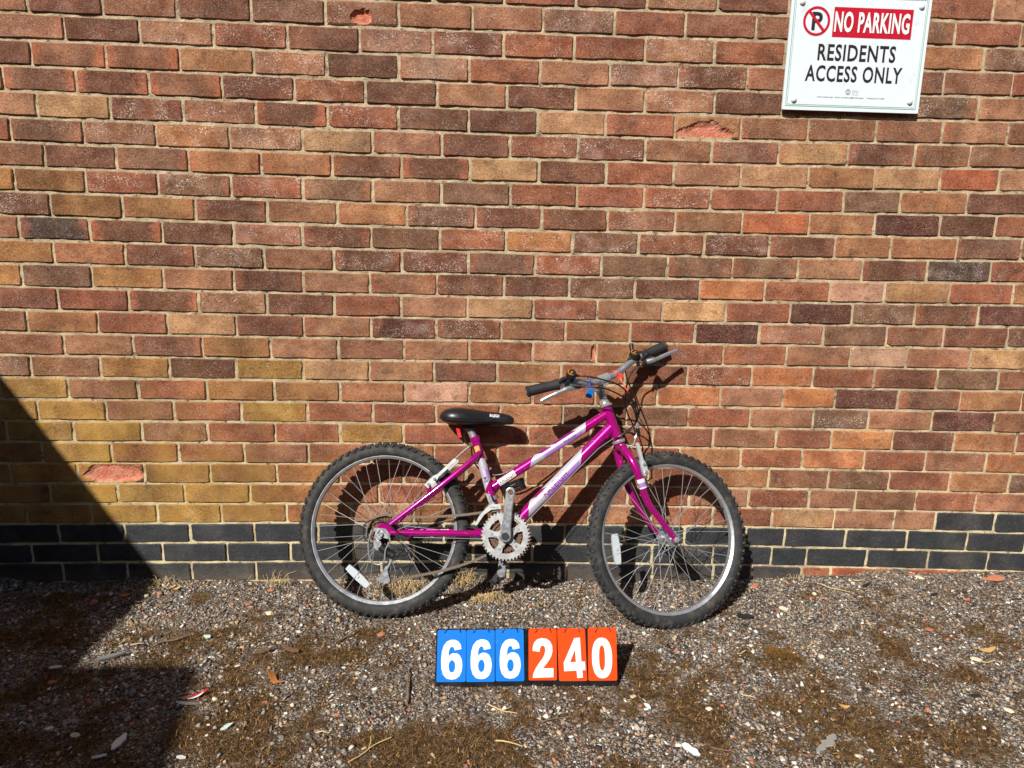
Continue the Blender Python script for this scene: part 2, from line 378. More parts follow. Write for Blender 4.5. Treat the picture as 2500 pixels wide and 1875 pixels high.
# mortar bed: one recessed uneven sheet with a body behind it
mx = np.linspace(-3.4, 3.4, 681); mz = np.linspace(-0.25, 2.55, 281)
_ex = []; _ez = []; _push = []
for (kk, ii) in SPALL:
    js = [r for r in BRICKS if r[0] == kk][0][1]; a = js[ii - 1] / 1000 if ii > 0 else js[0] / 1000 - 0.225; b = js[ii] / 1000 if ii < len(js) else js[-1] / 1000 + 0.225
    zt, zb = bed((a + b) / 2, kk), bed((a + b) / 2, kk + 1); _push.append((a, b, zb, zt))
    _ex += [a + 0.0055, a + 0.0065, b - 0.0055, b - 0.0065]; _ez += [zb + 0.0055, zb + 0.0065, zt - 0.0055, zt - 0.0065]
mx = np.unique(np.concatenate([mx, _ex])); mz = np.unique(np.concatenate([mz, _ez]))
XX, ZZ = np.meshgrid(mx, mz)
YY = 0.0055 + (fbm(XX, ZZ, 40, 5, 3) - 0.5) * 0.0070
for (a, b, zb, zt) in _push: YY = np.where((XX > a + 0.006) & (XX < b - 0.006) & (ZZ > zb + 0.006) & (ZZ < zt - 0.006), 0.04, YY)
mv = np.stack([XX, YY, ZZ], -1).reshape(-1, 3); nx = len(mx); nz = len(mz)
i0 = (np.arange(nz - 1)[:, None] * nx + np.arange(nx - 1)[None]).reshape(-1)
mf = np.stack([i0, i0 + 1, i0 + nx + 1, i0 + nx], -1)
mb = MB(); mb.add(mv.tolist(), mf.tolist())
mb.build('mortar', M_MO, wall, smooth=True)
mb = MB(); mb.box((0, 0.125, 1.15), ((1, 0, 0), (0, 1, 0), (0, 0, 1)), (3.4, 0.11, 1.4)); mb.build('wall_core', M_MO, wall, smooth=False)

NB = 16
def brick_variant(seed, chip=0.0):
    r = random.Random(seed); L, H = 0.215, 0.065; pts = []
    per = [(-1, -1), (-0.5, -1), (0, -1), (0.5, -1), (1, -1), (1, -0.3), (1, 0.3), (1, 1), (0.5, 1), (0, 1), (-0.5, 1), (-1, 1), (-1, 0.3), (-1, -0.3)]
    out = []
    for (a, b) in per:
        corner = abs(a) == 1 and abs(b) == 1
        x = a * L / 2; z = b * H / 2
        if corner:
            c = 0.002 + r.random() * 0.0035
            if r.random() < chip: c = 0.006 + r.random() * 0.009
            # split the corner in two
            first = (x, z - b * c * 0.7) if (a * b > 0) else (x - a * c, z)
            second = (x - a * c, z) if (a * b > 0) else (x, z - b * c * 0.7)
            out += [first, second] if True else []
        else:
            out.append((x + (r.random() - 0.5) * 0.0030 * (abs(a) == 1), z + (r.random() - 0.5) * 0.0028 * (abs(b) == 1)))
    # order corners by angle so that the loop never crosses
    out.sort(key=lambda q: math.atan2(q[1] / H, q[0] / L))
    n = len(out); vs = []; ins = 0.0026
    for (x, z) in out: vs.append((x, 0.05, z))
    for (x, z) in out: vs.append((x, 0.0030 + r.random() * 0.0012, z))
    for (x, z) in out:
        d = Vector((x / L, z / H)); vs.append((x - math.copysign(min(ins, abs(x)), x) * (abs(x) > L * 0.42), 0.0 + r.random() * 0.0008, z - math.copysign(min(ins, abs(z)), z) * (abs(z) > H * 0.38)))
    fs = [[i, (i + 1) % n, n + (i + 1) % n, n + i] for i in range(n)] + [[n + i, n + (i + 1) % n, 2 * n + (i + 1) % n, 2 * n + i] for i in range(n)] + [list(range(2 * n, 3 * n))]
    return vs, fs
VAR = [brick_variant(100 + i, 0.05 if i < 12 else 0.35) for i in range(NB)]
ME_BR = [make_mesh('brick', v, f, [M_BR]) for v, f in VAR]
ME_BL = [make_mesh('blue_brick', v, f, [M_BL]) for v, f in VAR]

def spalled_mesh(L, H, ell):
    """brick whose front face has broken away inside the given ellipses (cx, cz, rx, rz as fractions of L and H)"""
    nu, nv = 40, 14; vs = []; fs = []; mi = []
    for j in range(nv + 1):
        for i in range(nu + 1):
            x = (i / nu - 0.5) * L; z = (j / nv - 0.5) * H; d = 9
            for (cx, cz, rx, rz) in ell:
                wob = 0.07 * math.sin(9 * x / L + 5 * cz) + 0.05 * math.sin(23 * x / L + 3) + 0.05 * math.sin(7 * z / H)
                d = min(d, math.hypot((x / L - cx) / rx, (z / H - cz) / rz) + wob)
            y = 0.0
            if i in (0, nu) or j in (0, nv): y = 0.003
            if d < 1: y = 0.004 + min(1, (1 - d) * 3) * 0.0075 + (rnd.random() - 0.5) * 0.0016
            vs.append((x, y, z))
    n1 = nu + 1
    for j in range(nv):
        for i in range(nu):
            a = j * n1 + i; q = [a, a + 1, a + n1 + 1, a + n1]; fs.append(q); mi.append(1 if sum(vs[k][1] > 0.0035 for k in q) >= 3 else 0)
    o = len(vs)
    ring = [i for i in range(n1)] + [j * n1 + nu for j in range(1, nv + 1)] + [nv * n1 + i for i in range(nu - 1, -1, -1)] + [j * n1 for j in range(nv - 1, 0, -1)]
    for k in ring: vs.append((vs[k][0], 0.05, vs[k][2]))
    m = len(ring)
    for i in range(m): fs.append([ring[i], ring[(i + 1) % m], o + (i + 1) % m, o + i]); mi.append(0)
    return make_mesh('brick', vs, fs, [M_BR, M_SP], mi)

def px_of(x, z):
    d = Rc_ @ (Vector((x, 0, z)) - CAM_C); return (1250 + 1650 * d.x / d.z, 937.5 + 1650 * d.y / d.z)
bricks = []                              # (visible area, course, index, x0, x1, code)
for (k, js, codes) in BRICKS:
    J = [j / 1000 for j in js]; cs = [codes[2 * i:2 * i + 2] for i in range(len(codes) // 2)]
    ext = [(i, J[i - 1], J[i], cs[i]) for i in range(1, len(J))]
    # carry the course on past both ends of the measured part
    x = J[0]; first = cs[0]; i = 0
    while x > -3.3: ext.append((i, x - 0.225, x, first)); x -= 0.225; first = rnd.choice(['b.', 'r.', 'd.', 'o.', 'p.']) if k < 23 else 'B.'; i -= 1
    x = J[-1]; last = cs[-1]; i = len(J)
    while x < 3.3: ext.append((i, x, x + 0.225, last)); x += 0.225; last = rnd.choice(['b.', 'r.', 'd.', 'o.', 'p.']) if k < 23 else 'B.'; i += 1
    bricks += [(k, *e) for e in ext]
for k in range(-8, -1):                  # courses above the frame
    x = -3.3 + (0.1125 if k % 2 else 0) + 0.04
    while x < 3.3: bricks.append((k, 99, x, x + 0.225, rnd.choice(['b.', 'r.', 'd.', 'o.', 'p.', 'n*']))); x += 0.225
for k in (26, 27):                       # buried footing course
    x = -3.3 + (0.1125 if k % 2 else 0)
    while x < 3.3: bricks.append((k, 99, x, x + 0.225, 'B.' if x < 0.9 else 'R.')); x += 0.225
def vis_area(b):
    k, i, x0, x1, c = b
    xm = (x0 + x1) / 2
    u0, v1 = px_of(x0, bed(xm, k + 1)); u1, v0 = px_of(x1, bed(xm, k))
    w_ = max(0, min(u1, 2500) - max(u0, 0)); h_ = max(0, min(v1, 1400) - max(v0, 0)); a = w_ * h_
    if u0 > 1930 and u1 < 2262 and v1 < 255: a = 0           # wholly behind the sign
    return a
B2 = sorted(bricks, key=lambda b: -vis_area(b))
n_red = 0; mv = []; mf = []; mc = []
for b in B2:
    k, i, x0, x1, c = b; a = vis_area(b); blue = c[0] == 'B'
    xm = (x0 + x1) / 2; zt = bed(xm, k); zb = bed(xm, k + 1)
    g = 0.0090 + (rnd.random() - 0.5) * 0.004
    L = x1 - x0 - g; H = (zt - zb) - 0.0092 + (rnd.random() - 0.5) * 0.003
    slope = math.atan2(bed(x1, k + 0.5) - bed(x0, k + 0.5), x1 - x0)
    base = lin(*PAL[c[0]]); j = rnd.gauss(0, 0.07)
    colr = tuple(max(0.004, q * (1 + j + rnd.gauss(0, 0.025))) for q in base)
    spk = {'*': 0.95, '.': 0.28 + 0.2 * rnd.random(), '(': 0.2, '/': 0.15}[c[1]]
    if c[1] == '/': colr = tuple(0.62 * q + 0.38 * y for q, y in zip(colr, lin(*PAL['y'])))
    loc = Vector((xm, (rnd.random() - 0.5) * 0.0022, (zt + zb) / 2 + (rnd.random() - 0.5) * 0.0015))
    rz = slope + rnd.gauss(0, 0.003); sx = L / 0.215; sz = H / 0.065
    if a > 0 and (blue or n_red < 300):
        if (k, i) in SPALL: me = spalled_mesh(0.215, 0.065, SPALL[(k, i)])
        else: me = rnd.choice(ME_BL if blue else ME_BR)
        o = bpy.data.objects.new('blue_brick' if blue else 'brick', me); COL.objects.link(o); o.parent = wall
        o.location = loc; o.rotation_euler = (rnd.gauss(0, 0.006), rz * -1, rnd.gauss(0, 0.004)); o.scale = (sx, 1, sz)
        o.color = (*colr, spk)
        if not blue: o['rim'] = 0.9 if c[1] == '(' else (0.4 if rnd.random() < 0.4 else 0.0)
        n_red += (not blue)
    else:
        v, f = rnd.choice(VAR); o0 = len(mv)
        for q in v:
            X = q[0] * sx; Z = q[2] * sz
            mv.append((loc.x + X * math.cos(rz) - Z * math.sin(rz), loc.y + q[1], loc.z + Z * math.cos(rz) + X * math.sin(rz))); mc.append((*colr, spk))
        mf += [[t + o0 for t in q] for q in f]
me = make_mesh('brickwork', mv, mf, [M_BRM])
at = me.color_attributes.new('bcol', 'FLOAT_COLOR', 'POINT'); at.data.foreach_set('color', np.array(mc, np.float32).ravel())
o = bpy.data.objects.new('brickwork', me); COL.objects.link(o); o.parent = wall; o['kind'] = 'stuff'

# ------------------------------------------------------------------ ground
def ground_material():
    q = NT('gritty_soil'); p = q.pos()
    mm = q.n('ShaderNodeAttribute', attribute_name='moss').outputs['Fac']
    n1 = q.noise(p, 9, 4); n2 = q.noise(p, 70, 4, 0.6); n3 = q.noise(p, 380, 3, 0.7)
    soil = q.mix(q.mp(n1, 0.35, 0.65), lin(88, 71, 55), lin(138, 116, 93))
    soil = q.mix(q.mp(n2, 0.35, 0.62), q.mix(1.0, soil, (0.5, 0.46, 0.44), 'MULTIPLY'), soil)
    vc = q.voro(p, 210, 'Color'); vs = q.sep(vc)
    grit = q.mix(q.mp(vs[0], 0.1, 0.95, smooth=False), lin(70, 64, 60), lin(186, 178, 168))
    soil = q.mix(q.mp(vs[1], 0.50, 0.56), soil, grit)
    moss = q.mix(q.mp(n2, 0.35, 0.65), lin(66, 50, 34), lin(122, 94, 61)); moss = q.mix(q.mp(q.noise(p, 30, 3), 0.58, 0.7, 0, 0.7), moss, lin(96, 88, 36))
    c = q.mix(mm, soil, moss); c = q.mix(q.mp(n3, 0.42, 0.30, 0, 0.8), c, lin(30, 24, 19))
    h = q.ma('ADD', q.ma('MULTIPLY', q.voro(p, 210), -1.0), q.ma('ADD', n3, q.ma('MULTIPLY', n2, 1.5)))
    q.put(q.b.inputs['Normal'], q.bump(h, 0.9, 0.005))
    return q.set(Base_Color=c, Roughness=0.95, Specular_IOR_Level=0.15)
def axis_pts(a, b, step, far):
    core = list(np.arange(a, b + 1e-9, step)); lo = []; hi = []; d = step
    x = a
    while x > -far: d *= 1.35; x -= d; lo.append(max(x, -far))
    d = step; x = b
    while x < far: d *= 1.35; x += d; hi.append(min(x, far))
    return np.array(lo[::-1] + core + hi)
gx = axis_pts(-2.3, 2.3, 0.016, 120); gy = axis_pts(-1.25, 0.06, 0.016, 120)
XX, YY = np.meshgrid(gx, gy); ZZ = gz(XX, YY); MMk = moss_mask(XX, YY)
ZZ = ZZ + MMk * 0.004 * (fbm(XX, YY, 60, 77, 2))
nx, ny = len(gx), len(gy)
i0 = (np.arange(ny - 1)[:, None] * nx + np.arange(nx - 1)[None]).reshape(-1)
me = bpy.data.meshes.new('ground')
V = np.stack([XX, YY, ZZ], -1).reshape(-1, 3); F = np.stack([i0, i0 + 1, i0 + nx + 1, i0 + nx], -1)
me.from_pydata(V.tolist(), [], F.tolist()); me.materials.append(ground_material())
at = me.attributes.new('moss', 'FLOAT', 'POINT'); at.data.foreach_set('value', MMk.ravel().astype(np.float32))
me.polygons.foreach_set('use_smooth', [True] * len(me.polygons)); me.update()
gr = bpy.data.objects.new('ground', me); COL.objects.link(gr)
tag(gr, 'dark gritty soil with patches of brown moss in front of the wall', 'ground', kind='structure')

# loose gravel: nobody could count it, one mesh
def stone_colour(n):
    pal = np.array([lin(*c) for c in ((120, 116, 113), (150, 145, 139), (96, 90, 86), (178, 168, 154), (226, 220, 208), (150, 124, 96), (184, 116, 84), (62, 56, 52), (184, 158, 126), (190, 202, 196))])
    pr = np.array([0.18, 0.16, 0.12, 0.11, 0.075, 0.14, 0.03, 0.09, 0.09, 0.008]); pr /= pr.sum()
    return pal[NR.choice(len(pal), n, p=pr)] * NR.uniform(0.75, 1.15, (n, 1))
NST = 120000
sx_ = NR.uniform(-2.1, 2.15, NST); sy_ = NR.uniform(-1.12, -0.004, NST)
keep = NR.uniform(0, 1, NST) > 0.72 * moss_mask(sx_, sy_) + 0.45 * np.clip((fbm(sx_, sy_, 9, 55) - 0.47) * 7, 0, 1)
sx_, sy_ = sx_[keep], sy_[keep]; NS = len(sx_)
sz_ = 0.0012 + 0.0018 * NR.weibull(1.05, NS); sz_ = np.minimum(sz_, 0.0068)
oct_ = np.array([(1, 0, 0), (0.3, 0.95, 0.1), (-0.9, 0.4, 0), (-0.5, -0.85, 0.1), (0.55, -0.8, 0), (0.25, 0.1, 0.75), (-0.3, -0.15, 0.7), (0, 0, -0.7)])
of = np.array([(0, 1, 5), (1, 2, 6), (1, 6, 5), (2, 3, 6), (3, 4, 6), (4, 5, 6), (4, 0, 5), (1, 0, 7), (2, 1, 7), (3, 2, 7), (4, 3, 7), (0, 4, 7)])
ang = NR.uniform(0, 6.283, NS); tl = NR.normal(0, 0.35, (NS, 2))
st = oct_[None] * (1 + NR.normal(0, 0.22, (NS, 8, 3))) * sz_[:, None, None] * NR.uniform(0.65, 1.45, (NS, 1, 3)) * np.array([1.15, 1.0, 0.62])
ca, sa = np.cos(ang)[:, None], np.sin(ang)[:, None]
zz = st[..., 2] + st[..., 0] * tl[:, :1] + st[..., 1] * tl[:, 1:]
px_, py_ = st[..., 0] * ca - st[..., 1] * sa, st[..., 0] * sa + st[..., 1] * ca
SV = np.stack([px_ + sx_[:, None], np.minimum(py_ + sy_[:, None], -0.0015), zz + (gz(sx_, sy_) + sz_ * 0.25)[:, None]], -1).reshape(-1, 3)
SF = (of[None] + (np.arange(NS) * 8)[:, None, None]).reshape(-1, 3)
def big_mesh(name, V, F, mat, cols, nper):
    me = bpy.data.meshes.new(name); k = F.shape[1]
    me.vertices.add(len(V)); me.vertices.foreach_set('co', V.astype(np.float32).ravel())
    me.loops.add(F.size); me.loops.foreach_set('vertex_index', F.astype(np.int32).ravel())
    me.polygons.add(len(F)); me.polygons.foreach_set('loop_start', np.arange(0, F.size, k, dtype=np.int32))
    me.update(calc_edges=True); me.validate()
    me.materials.append(mat)
    at = me.color_attributes.new('scol', 'FLOAT_COLOR', 'POINT')
    cc = np.concatenate([np.repeat(cols, nper, 0), np.ones((len(V), 1))], 1); at.data.foreach_set('color', cc.astype(np.float32).ravel())
    o = bpy.data.objects.new(name, me); COL.objects.link(o); return o
def attr_material(name, rough=0.85, grain=400, trans=0.0):
    q = NT(name); a = q.n('ShaderNodeAttribute', attribute_name='scol').outputs['Color']; n = q.noise(q.pos(), grain, 3, 0.6)
    c = q.mix(q.mp(n, 0.3, 0.7), q.mix(1.0, a, (0.72, 0.72, 0.72), 'MULTIPLY'), q.mix(1.0, a, (1.15, 1.15, 1.15), 'MULTIPLY'))
    return q.set(Base_Color=c, Roughness=rough, Specular_IOR_Level=0.3)
M_GR = attr_material('gravel_stone')
o = big_mesh('gravel', SV, SF, M_GR, stone_colour(NS), 8); tag(o, 'loose grey and tan gravel scattered over the soil', 'gravel', kind='stuff')
# moss: short brown fronds
NM = 130000
bx_ = NR.uniform(-2.1, 2.15, NM); by_ = NR.uniform(-1.12, -0.01, NM)
mk = moss_mask(bx_, by_) > NR.uniform(0.25, 1.0, NM); bx_, by_ = bx_[mk], by_[mk]
def fronds(bx_, by_, z0, hmin, hmax, width, lean=0.8):
    n = len(bx_); a = NR.uniform(0, 6.283, n); hh = NR.uniform(hmin, hmax, n); d = NR.normal(0, lean, (n, 2)) * hh[:, None]
    wx, wy = np.cos(a) * width, np.sin(a) * width
    base = np.stack([bx_, by_, z0], -1)
    v = np.stack([base + np.stack([wx, wy, 0 * wx], -1), base - np.stack([wx, wy, 0 * wx], -1), base + np.stack([d[:, 0], d[:, 1], hh], -1)], 1)
    return v.reshape(-1, 3), np.arange(n * 3).reshape(-1, 3)
mpal = np.array([lin(*c) for c in ((104, 76, 47), (142, 106, 66), (66, 49, 33), (172, 132, 84), (122, 106, 60), (118, 90, 56))])
V, F = fronds(bx_, by_, gz(bx_, by_) + 0.004 * np.clip(fbm(bx_, by_, 45, 88, 2) - 0.4, 0, 1), 0.004, 0.0115, 0.0017)
V[:, 1] = np.minimum(V[:, 1], -0.001)
mcol = mpal[NR.choice(6, len(bx_), p=[.22, .24, .20, .14, .08, .12])] * NR.uniform(0.5, 1.35, (len(bx_), 1))
M_MS = attr_material('moss_frond', 0.9, 200)
o = big_mesh('moss', V, F, M_MS, mcol, 3); tag(o, 'brown and olive moss growing in patches on the soil', 'moss', kind='stuff')

# ------------------------------------------------------------------ neighbours that cast the shade on the left (out of frame)
M_PL = simple('weathered_render', lin(150, 140, 126), 0.9, var=0.15, scale=8, bump=0.4)
M_CP = simple('concrete_coping', lin(160, 156, 148), 0.9, var=0.15, scale=20, bump=0.4)
bw = empty('boundary_wall', (-2.71, -1.7, 0), 'rendered boundary wall with concrete coping at right angles to the brick wall', 'wall')
mb = MB(); mb.box((-2.71, -1.70, 1.0), ((1, 0, 0), (0, 1, 0), (0, 0, 1)), (0.10, 1.69, 1.05)); mb.build('wall_body', M_PL, bw, smooth=False)
for t in range(4):
    mb = MB(); mb.box((-2.71, -0.43 - 0.845 * t, 2.0742), ((1, 0, 0), (0, 1, 0), (0, 0, 1)), (0.11, 0.4215, 0.0238)); mb.build('coping_stone', M_CP, bw, smooth=False)
ob = empty('outbuilding', (-3.6, -5.0, 0), 'rendered outbuilding with a sloping roof beside the boundary wall', 'building')
mb = MB(); y0, y1 = -3.43, -7.4; x0, x1 = -4.6, -2.64; z0, z1 = 2.50, 3.57
mb.add([(x0, y0, -0.05), (x1, y0, -0.05), (x1, y1, -0.05), (x0, y1, -0.05), (x0, y0, z0 + 0.05), (x1, y0, z0 + 0.05), (x1, y1, z1 + 0.05), (x0, y1, z1 + 0.05)],
       [[3, 2, 1, 0], [4, 5, 6, 7], [0, 1, 5, 4], [1, 2, 6, 5], [2, 3, 7, 6], [3, 0, 4, 7]]); mb.build('wall_body', M_PL, ob, smooth=False)
mb = MB(); xr0, xr1 = -4.7, -2.60; yr0, yr1 = -3.22, -7.6; za, zb = 2.633, 2.633 + 0.268 * 4.38
mb.add([(xr0, yr0, za - 0.08), (xr1, yr0, za - 0.08), (xr1, yr1, zb - 0.08), (xr0, yr1, zb - 0.08), (xr0, yr0, za), (xr1, yr0, za), (xr1, yr1, zb), (xr0, yr1, zb)],
       [[3, 2, 1, 0], [4, 5, 6, 7], [0, 1, 5, 4], [1, 2, 6, 5], [2, 3, 7, 6], [3, 0, 4, 7]]); mb.build('roof', M_CP, ob, smooth=False)

# added behind the camera: dark tarmac and a building that hold back fill light
M_TAR = simple('tarmac', lin(62, 62, 63), 0.92, var=0.25, scale=120, bump=0.6)
mb = MB(); mb.add([(-2.5, -9.2, 0.02), (9.5, -9.2, 0.02), (9.5, -1.32, 0.02), (-2.5, -1.32, 0.02), (-2.5, -9.2, -0.2), (9.5, -9.2, -0.2), (9.5, -1.32, -0.2), (-2.5, -1.32, -0.2)], [[0, 1, 2, 3], [7, 6, 5, 4], [0, 4, 5, 1], [1, 5, 6, 2], [2, 6, 7, 3], [3, 7, 4, 0]])
yd = mb.build('added_yard', M_TAR, None, smooth=False); tag(yd, 'dark tarmac sheet added out of view to cut bounce light onto the wall', 'added_yard', kind='structure')
M_HB = simple('house_brick', lin(120, 78, 60), 0.92, var=0.2, scale=12, bump=0.4); M_RT = simple('roof_tile', lin(92, 66, 56), 0.9, var=0.2, scale=20, bump=0.5); M_WF = simple('window_frame_white', lin(220, 220, 218), 0.5, var=0.04); M_GL = simple('window_glass', lin(30, 34, 38), 0.08, var=0.1); M_DR = simple('door_paint', lin(40, 62, 52), 0.5, var=0.1)
hs = empty('added_house', (0, -12.5, 0), 'two storey brick building with a tiled roof, added out of view to block skylight', 'added_house')
mb = MB(); x0, x1, y0, y1, z1 = -9.0, 9.0, -9.2, -16.0, 5.2
mb.box(((x0 + x1) / 2, (y0 + y1) / 2, z1 / 2 - 0.05), ((1, 0, 0), (0, 1, 0), (0, 0, 1)), ((x1 - x0) / 2, (y0 - y1) / 2, z1 / 2 + 0.05)); mb.add([(x0, y0, z1), (x0, y1, z1), (x0, (y0 + y1) / 2, z1 + 1.9)], [[0, 1, 2]]); mb.add([(x1, y0, z1), (x1, y1, z1), (x1, (y0 + y1) / 2, z1 + 1.9)], [[0, 2, 1]]); mb.build('wall', M_HB, hs, smooth=False)
for s_ in (1, -1):
    ye = y0 + 0.4 if s_ > 0 else y1 - 0.4; ym = (y0 + y1) / 2; ze = z1 - 0.15; zr = z1 + 2.05
    mb = MB(); mb.add([(x0 - 0.3, ye, ze), (x1 + 0.3, ye, ze), (x1 + 0.3, ym, zr), (x0 - 0.3, ym, zr), (x0 - 0.3, ye, ze - 0.12), (x1 + 0.3, ye, ze - 0.12), (x1 + 0.3, ym, zr - 0.12), (x0 - 0.3, ym, zr - 0.12)], [[0, 1, 2, 3], [7, 6, 5, 4], [0, 4, 5, 1], [1, 5, 6, 2], [2, 6, 7, 3], [3, 7, 4, 0]]); mb.build('roof', M_RT, hs, smooth=False)
for zc in (1.35, 3.75):
    for xc in (-7, -4.2, -1.4, 1.4, 4.2, 7):
        if zc < 2 and xc == -1.4:
            mb = MB(); mb.box((xc, y0 + 0.01, 1.0), ((1, 0, 0), (0, 1, 0), (0, 0, 1)), (0.46, 0.04, 1.0)); mb.build('door', M_DR, hs, smooth=False); continue
        mb = MB()
        for (ax_, az_, hx, hz) in ((0, 0.6, 0.6, 0.04), (0, -0.6, 0.6, 0.04), (-0.56, 0, 0.04, 0.56), (0.56, 0, 0.04, 0.56), (0, 0, 0.03, 0.56)): mb.box((xc + ax_, y0 + 0.02, zc + az_), ((1, 0, 0), (0, 1, 0), (0, 0, 1)), (hx, 0.05, hz))
        wn = mb.build('window', M_WF, hs, smooth=False); mb = MB(); mb.box((xc, y0 + 0.012, zc), ((1, 0, 0), (0, 1, 0), (0, 0, 1)), (0.54, 0.02, 0.56)); mb.build('pane', M_GL, wn, smooth=False)

# ------------------------------------------------------------------ common materials
M_WHT = simple('white_sign_enamel', lin(218, 226, 232), 0.35, var=0.03, scale=15, dirt=lin(184, 188, 184), dscale=22, dlo=0.58, dhi=0.85)
M_RED = simple('red_print', lin(188, 16, 44), 0.4, var=0.05)
M_BLKP = simple('black_print', lin(38, 34, 40), 0.45, var=0.08)
M_GRN = simple('green_line_print', lin(120, 170, 150), 0.45, var=0.08)
M_GRYP = simple('grey_green_print', lin(160, 180, 172), 0.45, var=0.08)
M_CAP = simple('white_plastic_cap', lin(228, 230, 232), 0.3, var=0.03)
M_WP = simple('white_print', lin(240, 240, 238), 0.45, var=0.03)

# ------------------------------------------------------------------ NO PARKING sign
SX0, SZ0, SW, SH = 0.8445, 1.653, 0.4505, 0.354
YF = -0.016
sign = empty('no_parking_sign', (SX0 + SW / 2, 0, SZ0), 'white no parking sign with a red banner, screwed to the brick wall', 'sign')
EX, EZ = Vector((1, 0, 0)), Vector((0, 0, 1))
def rrect(x0, y0, x1, y1, r, n=4):
    out = []
    for (cx, cy, a0) in ((x1 - r, y0 + r, -90), (x1 - r, y1 - r, 0), (x0 + r, y1 - r, 90), (x0 + r, y0 + r, 180)):
        for i in range(n + 1): a = math.radians(a0 + 90 * i / n); out.append((cx + r * math.cos(a), cy + r * math.sin(a)))
    return out
mb = MB(); mb.plate(rrect(0, 0, SW, SH, 0.003), (SX0, YF + 0.003, SZ0), EX, EZ, 0.006); mb.build('panel', M_WHT, sign, smooth=False)
def sprint(name, v2, f, x, z, mat, lift=0.0006, par=sign):
    return flat_obj(name, v2, f, (SX0 + x, YF - lift, SZ0 + z), EX, EZ, mat, par)
def ring_loops(x0, z0, x1, z1, t): return [[(x0, z0), (x1, z0), (x1, z1), (x0, z1)], [(x0 + t, z0 + t), (x1 - t, z0 + t), (x1 - t, z1 - t), (x0 + t, z1 - t)]]
v, f = poly2d(ring_loops(0.009, 0.011, SW - 0.010, SH - 0.011, 0.0022)); sprint('border_line', v, f, 0, 0, M_GRN)
v, f = poly2d(ring_loops(0.014, 0.016, SW - 0.015, SH - 0.016, 0.0014)); sprint('border_line', v, f, 0, 0, M_GRN)
# prohibition disc
cx, cz = 0.085, 0.2655
circ = lambda r, n=48: [(cx + r * math.cos(2 * math.pi * i / n), cz + r * math.sin(2 * math.pi * i / n)) for i in range(n)]
v, f = poly2d([circ(0.0435), circ(0.0355)]); ringo = sprint('prohibition_ring', v, f, 0, 0, M_RED)
v, f = text2d('P', 0.034, 0.054, 0.03); sprint('letter', v, f, cx - 0.015, cz - 0.027, M_BLKP, 0.0006)
d = Vector((0.67, -0.74)).normalized(); nn = Vector((-d.y, d.x)); hw = 0.0042; L = 0.038
bar = [(cx + d.x * s * L + nn.x * t * hw, cz + d.y * s * L + nn.y * t * hw) for s, t in ((-1, -1), (1, -1), (1, 1), (-1, 1))]
v, f = poly2d([bar]); sprint('prohibition_bar', v, f, 0, 0, M_RED, 0.0012)
v, f = poly2d([[(0.1385, 0.221), (0.395, 0.221), (0.395, 0.309), (0.1385, 0.309)]]); sprint('red_banner', v, f, 0, 0, M_RED)
v, f = text2d('NO PARKING', 0.243, 0.061, 0.028, 1.08); sprint('lettering', [(a + 0.002, b - 0.0015) for a, b in v], f, 0.143, 0.2355, M_BLKP, 0.0011)
sprint('lettering', v, f, 0.143, 0.2355, M_WP, 0.0016)
v, f = text2d('RESIDENTS', 0.254, 0.0505, 0.022, 1.1); sprint('lettering', v, f, 0.099, 0.150, M_BLKP)
v, f = text2d('ACCESS ONLY', 0.316, 0.0495, 0.022, 1.1); sprint('lettering', v, f, 0.065, 0.0875, M_BLKP)
v, f = text2d('www.melton.gov  Email: contactus@melton.gov    Telephone: 01664', 0.222, 0.0055, 0.004, 1.05); sprint('small_print', v, f, 0.110, 0.0385, M_BLKP)
for i, t in enumerate(('Melton', 'Borough', 'Council')):
    v, f = text2d(t, 0.020, 0.0048); sprint('small_print', v, f, 0.2245, 0.0610 - 0.0058 * i, M_GRYP)
# council emblem: bracketed oval with a centre stroke
el = lambda rx, ry, n=28: [(0.2105 + rx * math.cos(2 * math.pi * i / n), 0.0585 + ry * math.sin(2 * math.pi * i / n)) for i in range(n)]
v, f = poly2d([el(0.0080, 0.0085), el(0.0064, 0.0076)]); sprint('emblem', v, f, 0, 0, M_BLKP)
v, f = poly2d([[(0.2085, 0.050), (0.2097, 0.050), (0.2097, 0.066), (0.2085, 0.066)]]); sprint('emblem', v, f, 0, 0, M_BLKP)
v, f = poly2d([[(0.2115, 0.050), (0.2127, 0.050), (0.2127, 0.066), (0.2115, 0.066)]]); sprint('emblem', v, f, 0, 0, M_BLKP)
for (x, z) in ((0.033, 0.3195), (0.418, 0.3195), (0.0345, 0.031), (0.417, 0.035)):
    mb = MB(); mb.lathe([(0.0095, 0), (0.0095, 0.002), (0.0082, 0.0048), (0.0050, 0.0066), (0.0001, 0.0072)], (SX0 + x, YF - 0.0001, SZ0 + z), (0, -1, 0), 18); mb.build('screw_cap', M_CAP, sign)

